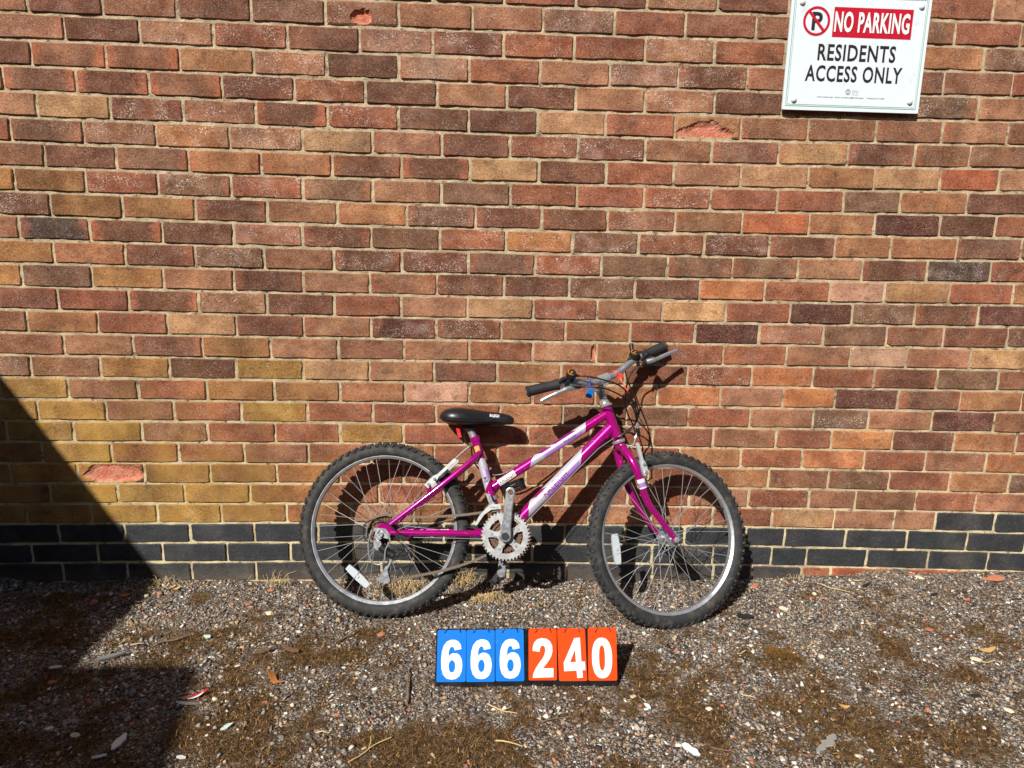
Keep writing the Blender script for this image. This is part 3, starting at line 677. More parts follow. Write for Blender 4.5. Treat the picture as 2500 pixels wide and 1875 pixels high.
# ------------------------------------------------------------------ number board
M_BLU = simple('blue_card', lin(0, 112, 212), 0.55, var=0.06, scale=8, dirt=lin(60, 128, 190), dscale=60, dlo=0.66, dhi=0.74)
M_ORG = simple('orange_card', lin(228, 68, 4), 0.55, var=0.06, scale=8, dirt=lin(206, 96, 50), dscale=60, dlo=0.66, dhi=0.74)
M_CARDW = simple('white_digit_print', lin(230, 232, 236), 0.45, var=0.02)
M_VIN = simple('black_vinyl', lin(20, 20, 22), 0.32, var=0.2, scale=30)
for _m in (M_BLU, M_ORG): _m.node_tree.nodes['Principled BSDF'].inputs['Specular IOR Level'].default_value = 0.25
M_STL = simple('steel_ring', lin(190, 190, 190), 0.25, metal=1.0)
P0 = Vector((-0.226, -0.620, 0.004)); P1 = Vector((0.280, -0.6175, 0.004)); TOPV = Vector((0, 0.060, 0.138))
BU = (P1 - P0).normalized(); BV = (TOPV - BU * TOPV.dot(BU)).normalized(); BN = BU.cross(BV)   # BN towards the camera
board = empty('number_board', (0.027, -0.60, 0.0), 'black folding board of blue and orange number cards reading 666240 on the ground', 'number board')
bw_, bh_ = 0.506, 0.151
for i, (a, b) in enumerate(((0.0, 0.2525), (0.2535, 0.506))):
    mb = MB(); mb.plate(rrect(a, 0, b, bh_, 0.002), P0, BU, BV, 0.003); mb.build('front_panel', M_VIN, board, smooth=False)
Q0 = P0 + BV * bh_ + Vector((0, 0.001, -0.001)); BV2 = (Vector((0, 0.085, -0.139))).normalized()
for (a, b) in ((0.0, 0.2525), (0.2535, 0.506)):
    mb = MB(); mb.plate(rrect(a, 0.002, b, 0.160, 0.002), Q0, BU, BV2, 0.003); mb.build('back_panel', M_VIN, board, smooth=False)
zu = lambda x: (x - 172) / 1826 * 0.506
zv = lambda x, y: ((820 - (x - 172) / 1826 * 17) - y) / 562 * 0.151
DIG = {'6': [[(428, 452), (421, 412), (398, 378), (362, 363), (322, 363), (283, 380), (252, 420), (234, 480), (228, 560), (232, 640), (250, 700), (285, 738), (332, 748), (377, 741), (413, 714), (433, 670), (440, 615), (433, 555), (412, 513), (381, 494), (350, 492), (322, 504), (303, 525), (302, 492), (308, 457), (320, 436), (338, 430), (352, 438), (360, 466)],
               [(337 + 33 * math.cos(t), 620 + 60 * math.sin(t)) for t in [2 * math.pi * i / 24 for i in range(24)]]],
       '2': [[(1142, 465), (1145, 422), (1160, 382), (1190, 352), (1235, 340), (1285, 347), (1320, 374), (1340, 418), (1342, 470), (1328, 520), (1300, 565), (1265, 610), (1243, 635), (1350, 633), (1350, 720), (1142, 727), (1148, 690), (1170, 640), (1210, 580), (1245, 535), (1262, 500), (1270, 465), (1268, 435), (1255, 416), (1240, 413), (1225, 422), (1216, 445), (1212, 475)]],
       '4': [[(1565, 338), (1622, 333), (1632, 568), (1668, 567), (1672, 650), (1640, 652), (1645, 722), (1588, 727), (1583, 655), (1458, 662), (1454, 580)], [(1570, 450), (1577, 572), (1517, 575)]],
       '0': [[(1842 + 102 * math.copysign(abs(math.cos(t)) ** 0.85, math.cos(t)), 530 + 198 * math.copysign(abs(math.sin(t)) ** 0.85, math.sin(t))) for t in [2 * math.pi * i / 40 for i in range(40)]],
             [(1842 + 30 * math.copysign(abs(math.cos(t)) ** 0.8, math.cos(t)), 530 + 122 * math.copysign(abs(math.sin(t)) ** 0.8, math.sin(t))) for t in [2 * math.pi * i / 30 for i in range(30)]]]}
CARDS = [(187, 475, 275, 772, 0, '6', 0), (482, 765, 271, 770, -3, '6', 293), (775, 1060, 262, 762, -6, '6', 583), (1102, 1385, 254, 752, 0, '2', 0), (1407, 1690, 248, 757, 3, '4', 0), (1700, 1990, 240, 752, 2, '0', 0)]
for ci, (x0, x1, y0, y1, tilt, dg_, dx) in enumerate(CARDS):
    mat = M_BLU if ci < 3 else M_ORG; lift = 0.0042 + 0.0006 * ci
    u0, u1 = zu(x0), zu(x1); v0, v1 = zv(x0, y1), zv(x0, y0)
    O = P0 + BN * lift; sh = math.tan(math.radians(0.5)) * (tilt / 3)
    if dg_ == '4': sh = -0.028
    ex = BU; ey = (BV + BU * sh).normalized()
    for b in range(3):      # the card and two more of its pack behind it
        if b == 0:
            mb = MB(); mb.plate(rrect(u0, v0, u1, v1, 0.004), O, ex, ey, 0.0006); card = mb.build('number_card', mat, board, smooth=False)
        else:
            mb = MB(); mb.plate(rrect(u0 + 0.0007 * b, v0 + 0.0012 * b, u1 - 0.0005 * b, v1 + 0.0008 * b, 0.004), O - BN * 0.0011 * b, ex, ey, 0.0006); mb.build('card_behind', mat, card, smooth=False)
    loops = [[(zu(a + dx), zv(a + dx, b - (6 if dx else 0) * (dx / 293))) for a, b in Lp] for Lp in DIG[dg_]]
    vv, ff = poly2d(loops); flat_obj('digit', vv, ff, O + BN * 0.0007, ex, BV, M_CARDW, card)
    for fx in (0.33, 0.70):
        mb = MB(); c = O + ex * (u0 + (u1 - u0) * fx) + ey * (bh_ - 0.001)
        pts = [c + (ey * math.cos(a) * 0.0095 + BN * math.sin(a) * 0.0065 + ex * (0.004 * (math.cos(a) - 1) * (1 if fx > 0.5 else -1) * -1)) for a in [math.radians(t) for t in range(-60, 215, 25)]]
        mb.tube(pts, 0.0010, 6); mb.build('ring', M_STL, card)

# ------------------------------------------------------------------ litter and loose pieces on the ground
def rough_stone(name, mat, x, y, size, flat=0.45, elong=1.5, ang=0.0, seed=1, sub=1, jag=0.22, sink=0.25):
    r = random.Random(seed); bm = bmesh.new(); bmesh.ops.create_icosphere(bm, subdivisions=sub + 1, radius=0.5)
    ax = [Vector((r.gauss(0, 1), r.gauss(0, 1), r.gauss(0, 1))).normalized() for _ in range(7)]; cut = [0.27 + 0.2 * r.random() for _ in range(7)]
    for v in bm.verts:
        for a, c in zip(ax, cut):
            d = v.co.dot(a)
            if d > c: v.co -= a * (d - c) * 0.9
        v.co *= 1 + r.uniform(-jag, jag) * 0.3
        v.co.x *= size * elong / 1.1; v.co.y *= size / 1.1; v.co.z *= size * flat * 1.3
    me = bpy.data.meshes.new(name); bm.to_mesh(me); bm.free(); me.materials.append(mat)
    o = bpy.data.objects.new(name, me); COL.objects.link(o)
    y = min(y, -0.012 - size * 0.5 * elong)
    o.location = (x, y, float(gz(x, y)) + size * flat * (0.5 - sink) + 0.002); o.rotation_euler = (r.gauss(0, 0.12), r.gauss(0, 0.12), ang + r.gauss(0, 0.2))
    return o
def shard_obj(name, mat, x, y, size, width, ang, seed, thick=0.003, curl=0.0, notch=0.0, tilt=0.1):
    r = random.Random(seed); n = 9; up_, lo = [], []
    for i in range(n):
        t = i / (n - 1); wv = width * math.sin(math.pi * min(1, max(0.0, 0.06 + 0.9 * t))) ** 0.6
        up_.append(((t - 0.5) * size, wv / 2 * (1 + r.uniform(-notch, notch)))); lo.append(((t - 0.5) * size, -wv / 2 * (1 + r.uniform(-notch, notch))))
    vs = []; 
    for z in (0, thick):
        for (a, b), (c, d) in zip(up_, lo):
            zz = curl * size * ((a / size) ** 2 * 4); vs += [(a, b, z + zz), (c, d, z + zz)]
    m = 2 * n; fs = []
    for i in range(n - 1):
        a = 2 * i; fs += [[a, a + 1, a + 3, a + 2], [m + a, m + a + 2, m + a + 3, m + a + 1], [a, a + 2, m + a + 2, m + a], [a + 1, m + a + 1, m + a + 3, a + 3]]
    fs += [[0, m, m + 1, 1], [m - 2, m - 1, 2 * m - 1, 2 * m - 2]]
    me = make_mesh(name, vs, fs, [mat], smooth=False); o = bpy.data.objects.new(name, me); COL.objects.link(o)
    y = min(y, -0.012 - size * 0.5 * abs(math.sin(ang)) - width * 0.5)
    o.location = (x, y, float(gz(x, y)) + 0.0045 + size * 0.5 * tilt * 0.5); o.rotation_euler = (r.gauss(0, 0.15), r.gauss(0, tilt), ang)
    return o
def twig_obj(name, mat, x, y, size, ang, seed, rad=0.0016, bend=0.12, branch=False):
    r = random.Random(seed); pts = []; n = 9; ph = r.uniform(0, 6); mb = MB()
    y = min(y, -0.015 - size * 0.5 * abs(math.sin(ang)))
    for i in range(n):
        t = i / (n - 1) - 0.5; a = t * size; b = bend * size * (0.25 - t * t) * (1 if seed % 2 else -1) + 0.015 * size * math.sin(9 * t + ph)
        X = x + a * math.cos(ang) - b * math.sin(ang); Y = y + a * math.sin(ang) + b * math.cos(ang)
        pts.append((X, min(Y, -0.006), float(gz(X, Y)) + 0.0055 + rad + 0.004 * math.sin(3 * t + ph) ** 2))
    mb.tube(pts, [rad * (1.1 - 0.5 * i / n) for i in range(n)], 6)
    if branch:
        p = Vector(pts[4]); mb.tube([p, p + Vector((math.cos(ang + 0.7), math.sin(ang + 0.7), 0.15)) * size * 0.16, p + Vector((math.cos(ang + 0.8), math.sin(ang + 0.8), 0.2)) * size * 0.3], [rad * 0.8, rad * 0.6, rad * 0.4], 5)
    o0 = Vector((x, y, float(gz(x, y)))); mb.v = [q - o0 for q in mb.v]
    o = mb.build(name, mat); o.location = o0; return o
M_CHIP = simple('brick_chip', lin(172, 110, 82), 0.92, var=0.2, scale=120, bump=0.4); M_PINK = simple('pink_brick_lump', lin(190, 112, 98), 0.92, var=0.15, scale=120, bump=0.4)
M_PALE = simple('cream_stone', lin(208, 196, 168), 0.85, var=0.12, scale=150, bump=0.3); M_GST = simple('grey_stone', lin(122, 122, 126), 0.85, var=0.2, scale=150, bump=0.3)
M_SHD = simple('white_shard', lin(222, 224, 222), 0.45, var=0.06, scale=80); M_MINT = simple('mint_shard', lin(190, 212, 204), 0.5, var=0.06, scale=80)
M_LEAF = simple('dry_leaf', lin(196, 158, 100), 0.8, var=0.2, scale=90, bump=0.4); M_DLEAF = simple('orange_dry_leaf', lin(206, 132, 66), 0.8, var=0.2, scale=90, bump=0.4)
M_WOOD = simple('weathered_stick', lin(124, 102, 78), 0.9, var=0.25, scale=200, bump=0.6); M_BARK = simple('bark', lin(112, 84, 62), 0.95, var=0.25, scale=150, bump=0.7)
M_STRAW = simple('straw', lin(206, 178, 124), 0.8, var=0.15, scale=150); M_SLATE = simple('grey_slate', lin(112, 112, 110), 0.8, var=0.15, scale=100, bump=0.4)
M_BLK = simple('black_rubber_scrap', lin(34, 32, 32), 0.7, var=0.25, scale=80, bump=0.3); M_SLV = simple('grey_plastic', lin(150, 148, 142), 0.5, var=0.08, scale=50)
M_WRAP = simple('red_wrapper', lin(204, 40, 66), 0.4, var=0.08, scale=50)
DEBRIS = [('brick',-1399,-154,32,0),('leaf',-1188,-62,36,50),('leaf',-1165,-62,26,30),('chip',-1210,-91,31,0),('stone',-1246,-114,23,0),('pale',-794,-228,36,5),('mint',-940,-367,30,-30),('slate',-1166,-480,73,25),('stick',-1035,-389,103,28),('straw',-1169,-397,38,60),('straw',-1127,-416,33,10),('pale',-796,-514,25,25),('chip',-1265,-597,30,0),('chip',-1111,-594,20,0),('dryleaf',-672,-583,58,-30),('sliver',-859,-685,70,28),('wrapper',-850,-652,51,25),('chip',-880,-655,20,0),('mint',-731,-773,30,40),('shard',-964,-828,53,85),('shard',-983,-879,31,20),('pale',-1085,-795,31,5),('shard',-1295,-529,35,0),('stone',-592,-690,17,0),('chip',-667,-674,16,0),('bark',-668,-441,62,-25),('bark',-740,-452,48,20),('twig',-1069,-762,77,-5),('twig',-1190,-685,107,40),('chip',-838,-71,31,0),('chip',-883,-173,25,0),('chip',-1323,-109,48,0),('shard',-797,-878,21,0),('stone',-802,-662,20,0),('grey',-1030,-635,24,0),('grey',-988,-672,23,0),('grey',-1323,-288,28,0),('twig',-1280,-416,75,0),('straw',-488,-798,33,0),('shard',410,-872,49,-50),('twig',502,-868,85,0),('slate',754,-852,82,35),('pale',817,-886,27,-25),('chip',1346,-349,36,0),('pale',1384,-510,42,0),('leaf',1452,-465,48,-10),('straw',1407,-530,47,12),('stone',924,-483,23,0),('stone',745,-727,16,0),('chip',490,-457,21,0),('pale',728,-434,23,20),('pale',927,-210,38,-20),('black',773,-267,52,-10),('black',1260,-679,25,-5),('shard',343,-707,24,-60),('pale',314,-661,23,0),('leaf',867,-719,30,-8),('straw',682,-477,33,25),('pale',1316,-728,32,-20),('pale',1059,-789,15,0),('straw',918,-429,34,35),('twig',624,-679,40,-30),('chip',1778,60,86,-8),('chip',1485,-28,30,0),('chip',1748,-52,33,0),('chip',887,-67,40,0),('pale',1514,54,48,0),('stone',1079,-120,22,0),('black',1287,-81,33,25),('straw',1276,-52,41,-15),('twig',1166,-93,96,-30),('chip',1095,-148,22,0),('chip',1244,-171,17,0),('chip',1593,-170,26,0),('black',1498,-145,21,0),('chip',617,-80,18,0),('pale',550,-193,24,0),('chip',318,-24,17,0),('chip',686,-330,14,0),('chip',741,-360,14,0),('chip',245,-71,13,0),('chip',-411,-365,34,0),('stick',-300,-627,139,95),('stick',-515,-378,86,50),('twig',-43,-720,85,-30),('twig',-361,-862,121,45),('straw',-29,-842,68,-15),('twig',92,-761,71,15)]
OWN = {('pale', -794): 'large flat cream stone on the soil beside the rear tyre', ('pale', -796): 'small cream flake below the two bark pieces', ('pale', -1085): 'flat pale flake lying in the deep shade',
       ('pale', 817): 'cream flake beside the jagged light grey flake', ('pale', 1384): 'cream stone flake beside the tan leaf and a straw stalk', ('pale', 728): 'pale flake just short of the raised moss clump',
       ('pale', 927): 'pale broken flakes near the black rubbery scrap below the front tyre', ('pale', 314): 'cream flake beside the right end of the number board', ('pale', 1316): 'narrow pale flake on the gravel past the small black scrap',
       ('pale', 1059): 'tiny triangular cream flake on the moss', ('pale', 1514): 'cream flake against the red footing bricks', ('pale', 550): 'white flake on the ground seen through the front wheel spokes',
       ('leaf', -1188): 'larger curled tan leaf at the wall foot by the edge of the shade', ('leaf', -1165): 'smaller tan leaf beside a larger one at the wall foot', ('leaf', 1452): 'tan leaf above a cream stone flake on the gravel', ('leaf', 867): 'small tan leaf on moss near the jagged grey flake',
       ('shard', -964): 'long grey white shard upright in the deep shade', ('shard', -983): 'ragged white shard at the edge of the deep shade', ('shard', -1295): 'white shard in the shade near the orange chip', ('shard', -797): 'white shard in the sun on brown moss below the mint shard', ('shard', 410): 'long white shard on the gravel beside a curved twig', ('shard', 343): 'small white shard by the end of the number board',
       ('black', 773): 'large black rubbery scrap below the front tyre', ('black', 1260): 'small black scrap on moss away from the wall', ('black', 1287): 'black scrap on the gravel near the red footing bricks', ('black', 1498): 'tiny black scrap among the orange chips by the wall',
       ('bark', -668): 'forked brown bark piece on the bare soil', ('bark', -740): 'thin dark bark piece beside the forked one',
       ('mint', -940): 'small mint green shard near the weathered stick', ('mint', -731): 'larger mint green shard on brown moss', ('stick', -1035): 'long weathered stick beside the slate strip', ('stick', -300): 'dark stick lying end on beside the number board', ('stick', -515): 'brown stick below the rear tyre',
       ('grey', -1030): 'angular grey stone in the shade near another', ('grey', -988): 'rounder grey stone in the shade near the plastic sliver', ('grey', -1323): 'flat grey stone in the shade close to the wall',
       ('twig', -1069): 'pale twig lying in the deep shade by a white shard', ('twig', -1190): 'long slanting twig in the deep shade', ('twig', -1280): 'thin twig across the edge of the shade', ('twig', 502): 'curved pale twig beside the long white shard', ('twig', 624): 'thin twig on the moss below the front wheel', ('twig', 1166): 'dark twig on the gravel near the wall right of the front tyre',
       ('twig', -43): 'twig just below the number board', ('twig', -361): 'long bent twig on the moss left below the number board', ('twig', 92): 'small twig below the orange number cards', ('stone', -1246): 'cream pebble at the wall side edge of the shade', ('stone', -592): 'cream pebble near the orange dry leaf', ('stone', -802): 'white pebble beside the red wrapper scrap', ('stone', 924): 'pale pebble right of the raised moss clump', ('stone', 745): 'small pebble on moss below the moss clump', ('stone', 1079): 'cream pebble on gravel right of the front tyre'}
OWN.update({('chip', -1210): 'orange brick chip beside the tan leaves at the wall foot', ('chip', -1265): 'larger orange brick chip deep in the shade', ('chip', -1111): 'small orange brick chip in the shade near the grey stones', ('chip', -880): 'small orange brick chip beside the red wrapper scrap',
            ('chip', -667): 'small orange brick chip by the crumpled orange leaf', ('chip', -838): 'orange brick chip by the dry stalks left of the rear wheel', ('chip', -883): 'orange brick chip on bare grit between wall and bark pieces', ('chip', -1323): 'flat orange brick chip in the shade near the pinkish brick lump',
            ('chip', 1346): 'flat orange brick chip on open gravel above the tan leaf', ('chip', 490): 'orange brick chip just past the number board shadow', ('chip', 1778): 'long orange brick sliver lying against the red footing bricks', ('chip', 1485): 'orange brick chip near the cream flake at the footing bricks', ('chip', 1748): 'orange brick chip just below the long brick sliver',
            ('chip', 887): 'orange brick chip by the wall beside the front tyre', ('chip', 617): 'orange brick chip seen through the front wheel spokes', ('chip', 318): 'orange brick chip at the wall foot beside the front tyre tread', ('chip', 245): 'tiny orange brick chip between pedal and front tyre', ('chip', -411): 'orange brick chip lying just below the rear tyre',
            ('straw', -1169): 'slanting straw stalk beside the weathered stick', ('straw', -1127): 'short straw stalk below the weathered stick', ('straw', -488): 'straw stalk on moss left of the number board', ('straw', 1407): 'straw stalk touching the cream flake by the tan leaf', ('straw', 682): 'straw stalk left of the raised moss clump', ('straw', 918): 'straw stalk right of the raised moss clump', ('straw', 1276): 'straw stalk beside the black scrap near the footing bricks', ('straw', -29): 'straw stalk on moss below the number board'})
G_CHIP = 'orange brick chips scattered on the gravel'
for i, (kind, x, y, s, a) in enumerate(DEBRIS):
    X, Y, S, A = x / 1000, y / 1000, s / 1000, math.radians(a); sd = 500 + i; rr = random.Random(sd)
    if kind == 'chip':
        o = rough_stone('brick_chip', M_CHIP, X, Y, S * 0.72, 0.34, 1.35, A or rr.uniform(-0.6, 0.6), sd); tag(o, 'small orange brick chip lying on the gravel', 'brick chip', G_CHIP)
    elif kind == 'brick': o = rough_stone('brick_lump', M_PINK, X, Y, S * 0.85, 0.6, 1.1, 0.2, sd); tag(o, 'pinkish broken brick lump in the shade near the blue bricks', 'brick lump')
    elif kind == 'stone': o = rough_stone('pebble', M_PALE, X, Y, S * 0.8, 0.55, 1.15, A, sd); tag(o, 'rounded cream pebble on the gritty soil', 'pebble', 'cream pebbles on the soil')
    elif kind == 'grey': o = rough_stone('grey_stone', M_GST, X, Y, S * 0.9, 0.55, 1.1, A, sd); tag(o, 'angular mid grey stone lying in the shaded moss', 'stone', 'grey stones in the shade')
    elif kind == 'pale': o = rough_stone('flat_stone', M_PALE, X, Y, S * 0.62, 0.28, 1.5, A, sd); tag(o, 'flat pale cream stone flake on the gravel', 'stone', 'pale stone flakes on the gravel')
    elif kind == 'mint': o = shard_obj('mint_shard', M_MINT, X, Y, S, S * 0.38, A, sd, 0.003, notch=0.3); tag(o, 'pale mint green shard lying on the gravel', 'shard', 'mint green shards')
    elif kind == 'shard': o = shard_obj('white_shard', M_SHD, X, Y, S, S * 0.36, A, sd, 0.004, notch=0.3); tag(o, 'white broken shard lying on the soil', 'shard', 'white shards on the soil')
    elif kind == 'leaf': o = shard_obj('dry_leaf', M_LEAF, X, Y, S, S * 0.45, A, sd, 0.0008, 0.18, 0.2, 0.25); tag(o, 'curled dry tan leaf on the gravel', 'leaf', 'dry tan leaves')
    elif kind == 'dryleaf':
        o = shard_obj('dry_leaf', M_DLEAF, X, Y, S, S * 0.4, A, sd, 0.001, 0.22, 0.7, 0.25); tag(o, 'crumpled orange dry leaf on the soil left of the number board', 'leaf')
    elif kind == 'slate':
        if X < 0: o = shard_obj('slate_strip', M_SLATE, X, Y, S, S * 0.17, A, sd, 0.006, notch=0.05); tag(o, 'dark grey slate strip at the edge of the shade', 'slate')
        else: o = shard_obj('slate_piece', M_SLV, X, Y, S, S * 0.30, A, sd, 0.004, notch=0.6); tag(o, 'jagged light grey flake on the moss below the front wheel', 'flake')
    elif kind == 'sliver': o = shard_obj('plastic_sliver', M_SLV, X, Y, S, S * 0.16, A, sd, 0.002, 0.05, 0.05, 0.2); tag(o, 'grey plastic sliver beside the red wrapper scrap', 'litter')
    elif kind == 'wrapper':
        o = shard_obj('wrapper_scrap', M_WRAP, X, Y, S, S * 0.17, A, sd, 0.0008, 0.12, 0.1, 0.3); tag(o, 'red and white wrapper scrap lying on the moss', 'litter')
        w2 = shard_obj('white_edge', M_SHD, X, Y, S * 0.8, S * 0.10, 0, sd + 1, 0.0008, 0.12, 0.1, 0.0); w2.parent = o; w2.location = (-0.006, -0.006, 0.001); w2.rotation_euler = (0, 0, 0)
    elif kind == 'bark': o = shard_obj('bark_piece', M_BARK, X, Y, S, S * 0.22, A, sd, 0.006, 0.08, 0.5, 0.1); tag(o, 'brown splintered bark piece on the bare soil', 'bark', 'bark pieces')
    elif kind == 'black': o = shard_obj('black_scrap', M_BLK, X, Y, S, S * 0.35, A, sd, 0.006, 0.05, 0.4, 0.1); tag(o, 'black rubbery scrap lying on the gravel', 'scrap', 'black scraps on the gravel')
    elif kind == 'stick': o = twig_obj('stick', M_WOOD, X, Y, S, A, sd, 0.0032, 0.05); tag(o, 'thick weathered brown stick on the soil', 'stick', 'weathered sticks')
    elif kind == 'twig': o = twig_obj('twig', M_STRAW if rr.random() < 0.6 else M_WOOD, X, Y, S, A, sd, 0.0016, 0.22, True); tag(o, 'thin bent twig lying on the ground', 'twig', 'thin twigs on the ground')
    elif kind == 'straw': o = twig_obj('straw', M_STRAW, X, Y, S, A, sd, 0.0018, 0.05); tag(o, 'short pale straw stalk on the gravel', 'straw', 'pale straw stalks')
    if (kind, x) in OWN: o['label'] = OWN[(kind, x)]
#MC
def moss_clump(x, y, rx, ry, hgt, ang, label, n=5200):
    a = NR.uniform(0, 6.283, n); r = np.sqrt(NR.uniform(0, 1, n)); wob = 1 + 0.18 * np.sin(3 * a + 1) + 0.1 * np.sin(7 * a)
    lx = r * np.cos(a) * rx * wob; ly = r * np.sin(a) * ry * wob
    X = x + lx * math.cos(ang) - ly * math.sin(ang); Y = y + lx * math.sin(ang) + ly * math.cos(ang)
    top = gz(X, Y) + hgt * np.sqrt(np.clip(1 - r ** 2, 0, 1))
    V, F = fronds(X, Y, top - 0.003, 0.004, 0.009, 0.0011)
    pal = np.array([lin(*c) for c in ((104, 76, 36), (136, 100, 48), (66, 48, 24), (150, 116, 60))]); cols = pal[NR.choice(4, n)] * NR.uniform(0.7, 1.2, (n, 1))
    base = MB(); ring = 20; vs = [(x, y, float(gz(x, y)) + hgt - 0.003)]
    for q, hq in ((0.5, 0.86), (0.85, 0.5), (1.0, -0.1)):
        for t in range(ring):
            b = 2 * math.pi * t / ring; w_ = 1 + 0.18 * math.sin(3 * b + 1) + 0.1 * math.sin(7 * b); l0, l1 = q * math.cos(b) * rx * w_, q * math.sin(b) * ry * w_
            vs.append((x + l0 * math.cos(ang) - l1 * math.sin(ang), y + l0 * math.sin(ang) + l1 * math.cos(ang), float(gz(x, y)) + (hgt - 0.003) * hq))
    fs = [[0, 1 + t, 1 + (t + 1) % ring] for t in range(ring)]
    for k in range(2): fs += [[1 + k * ring + t, 1 + (k + 1) * ring + t, 1 + (k + 1) * ring + (t + 1) % ring, 1 + k * ring + (t + 1) % ring] for t in range(ring)]
    root = empty('moss_clump', (x, y, float(gz(x, y))), label, 'moss')
    base.add(vs, fs); base.build('moss_cushion', simple('moss_cushion', lin(74, 56, 28), 0.95, var=0.3, scale=200, bump=0.6), root)
    o = big_mesh('fronds', V - np.array(root.location)[None], F, M_MS, cols, 3); o.parent = root; o['kind'] = 'stuff'
moss_clump(0.80, -0.482, 0.048, 0.026, 0.014, -0.5, 'raised olive brown moss clump on the gravel right of the number board')
# dry grass at the foot of the wall
def dry_grass(x, y, n, spread, hgt, seed, label, group=None, wild=1.0):
    r = random.Random(seed); mb = MB()
    for i in range(n):
        bx = x + r.gauss(0, spread); by = min(y + r.gauss(0, spread * 0.5), -0.012); a = r.uniform(0, 6.283); h = hgt * r.uniform(0.4, 1.1)
        z0 = float(gz(bx, by)); ln = h * r.uniform(0.3, 1.3) * wild
        p1 = (bx + math.cos(a) * ln * 0.4, min(by + math.sin(a) * ln * 0.4, -0.006), z0 + h * 0.7); p2 = (bx + math.cos(a) * ln, min(by + math.sin(a) * ln, -0.006), z0 + h * r.uniform(0.2, 1.0))
        mb.tube([(bx, by, z0 - 0.002), p1, p2], [0.0009, 0.0008, 0.0004], 4)
    o = empty('dry_grass_tuft', (x, y, float(gz(x, y))), label, 'grass tuft', group); mb.build('stalks', M_STRAW, o)['kind'] = 'stuff'; return o
dry_grass(-0.36, -0.06, 130, 0.055, 0.040, 1, 'matted dry grass against the wall behind the rear wheel')
dry_grass(-0.17, -0.03, 60, 0.035, 0.060, 2, 'dry orange brown grass stalks at the wall foot under the chain')
dry_grass(-0.08, -0.12, 160, 0.045, 0.022, 3, 'low pale straw mat on the ground under the pedal')
dry_grass(-0.84, -0.03, 26, 0.035, 0.055, 4, 'thin dry stalks at the wall foot left of the rear wheel')
dry_grass(-1.23, -0.035, 26, 0.03, 0.03, 5, 'dry curled stalks at the wall foot by the edge of the shade')
dry_grass(-0.62, -0.025, 22, 0.03, 0.03, 7, 'sparse dry wisps at the wall foot behind the rear tyre edge')
dry_grass(1.05, -0.02, 14, 0.03, 0.025, 8, 'few dry wisps at the wall foot where the red footing bricks begin')
dry_grass(-1.18, -0.30, 26, 0.04, 0.022, 6, 'wisps of dry grass on the soil beside the shade')

# ------------------------------------------------------------------ bicycle
RC = Vector((-0.42611, -0.16423, 0.26999)); BH = Vector((0.996947, -0.07808, 0)); BUP = Vector((0.024637, 0.314569, 0.948915)); BNN = Vector((-0.074091, -0.946018, 0.315532))
FC = Vector((0.507934, -0.229509, 0.269826)); FH = Vector((0.968251, 0.249979, 0)); FUP = Vector((-0.079305, 0.307174, 0.948343)); FN = Vector((0.237066, -0.918234, 0.317247))
def FP(u, v, w_=0.0): return RC + BH * u + BUP * v + BNN * w_
def paint(name):
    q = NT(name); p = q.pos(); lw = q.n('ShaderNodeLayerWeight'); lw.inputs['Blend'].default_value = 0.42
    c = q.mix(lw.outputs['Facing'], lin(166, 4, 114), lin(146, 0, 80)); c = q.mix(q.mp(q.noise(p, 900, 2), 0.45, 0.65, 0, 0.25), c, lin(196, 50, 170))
    sc = q.ma('MULTIPLY', q.mp(q.noise(p, 120, 5, 0.7), 0.66, 0.70), 0.8)
    c = q.mix(sc, c, lin(206, 170, 186))
    return q.set(Base_Color=c, Roughness=0.22, Metallic=0.30, Coat_Weight=1.0, Coat_Roughness=0.08, Specular_Tint=(*lin(190, 120, 255), 1))
M_MAG = paint('magenta_pearl_paint')
M_LIL = simple('lilac_decal', lin(176, 128, 206), 0.35, var=0.06, metal=0.2); M_SIL = simple('silver_white_decal', lin(192, 187, 200), 0.32, var=0.05, metal=0.25)
M_PUR = simple('purple_print', lin(126, 10, 112), 0.4, var=0.06)
M_RUB = simple('tyre_rubber', lin(40, 40, 41), 0.75, var=0.25, scale=60, bump=0.25, dirt=lin(88, 82, 73), dscale=40, dlo=0.45, dhi=0.85)
M_ALU = simple('alloy', lin(178, 181, 187), 0.32, metal=0.75, var=0.06, scale=90); M_RIM = simple('alloy_rim', lin(196, 199, 204), 0.36, metal=0.75, var=0.06, scale=40, dirt=lin(140, 132, 118), dlo=0.6, dhi=0.85)
M_CHR = simple('chrome', lin(206, 208, 210), 0.22, metal=0.7, var=0.04); M_SPK = simple('spoke_steel', lin(150, 152, 154), 0.55, metal=0.25, var=0.06)
M_RUST = simple('rusty_steel', lin(110, 78, 60), 0.75, metal=0.25, var=0.3, scale=300, bump=0.4, dirt=lin(70, 50, 40), dscale=150); M_CHN = simple('rusty_chain', lin(112, 99, 86), 0.6, metal=0.5, var=0.3, scale=300)
M_RING = simple('chainring_steel', lin(192, 193, 194), 0.34, metal=0.5, var=0.10, scale=60, dirt=lin(128, 84, 56), dscale=45, dlo=0.62, dhi=0.72)
M_BLP = simple('black_plastic', lin(28, 28, 30), 0.45, var=0.2, scale=60); M_GRIP = simple('grip_rubber', lin(34, 34, 35), 0.72, var=0.15, scale=120, bump=0.3)
M_SAD = simple('saddle_vinyl', lin(27, 27, 29), 0.36, var=0.12, scale=220, bump=0.12, bdist=0.0005); M_CAB = simple('cable_housing', lin(18, 18, 19), 0.4, var=0.1)
M_REF = simple('clear_reflector', lin(186, 194, 200), 0.2, var=0.05, scale=300, coat=0.5); M_RRF = simple('red_reflector', lin(190, 30, 34), 0.25, var=0.1)
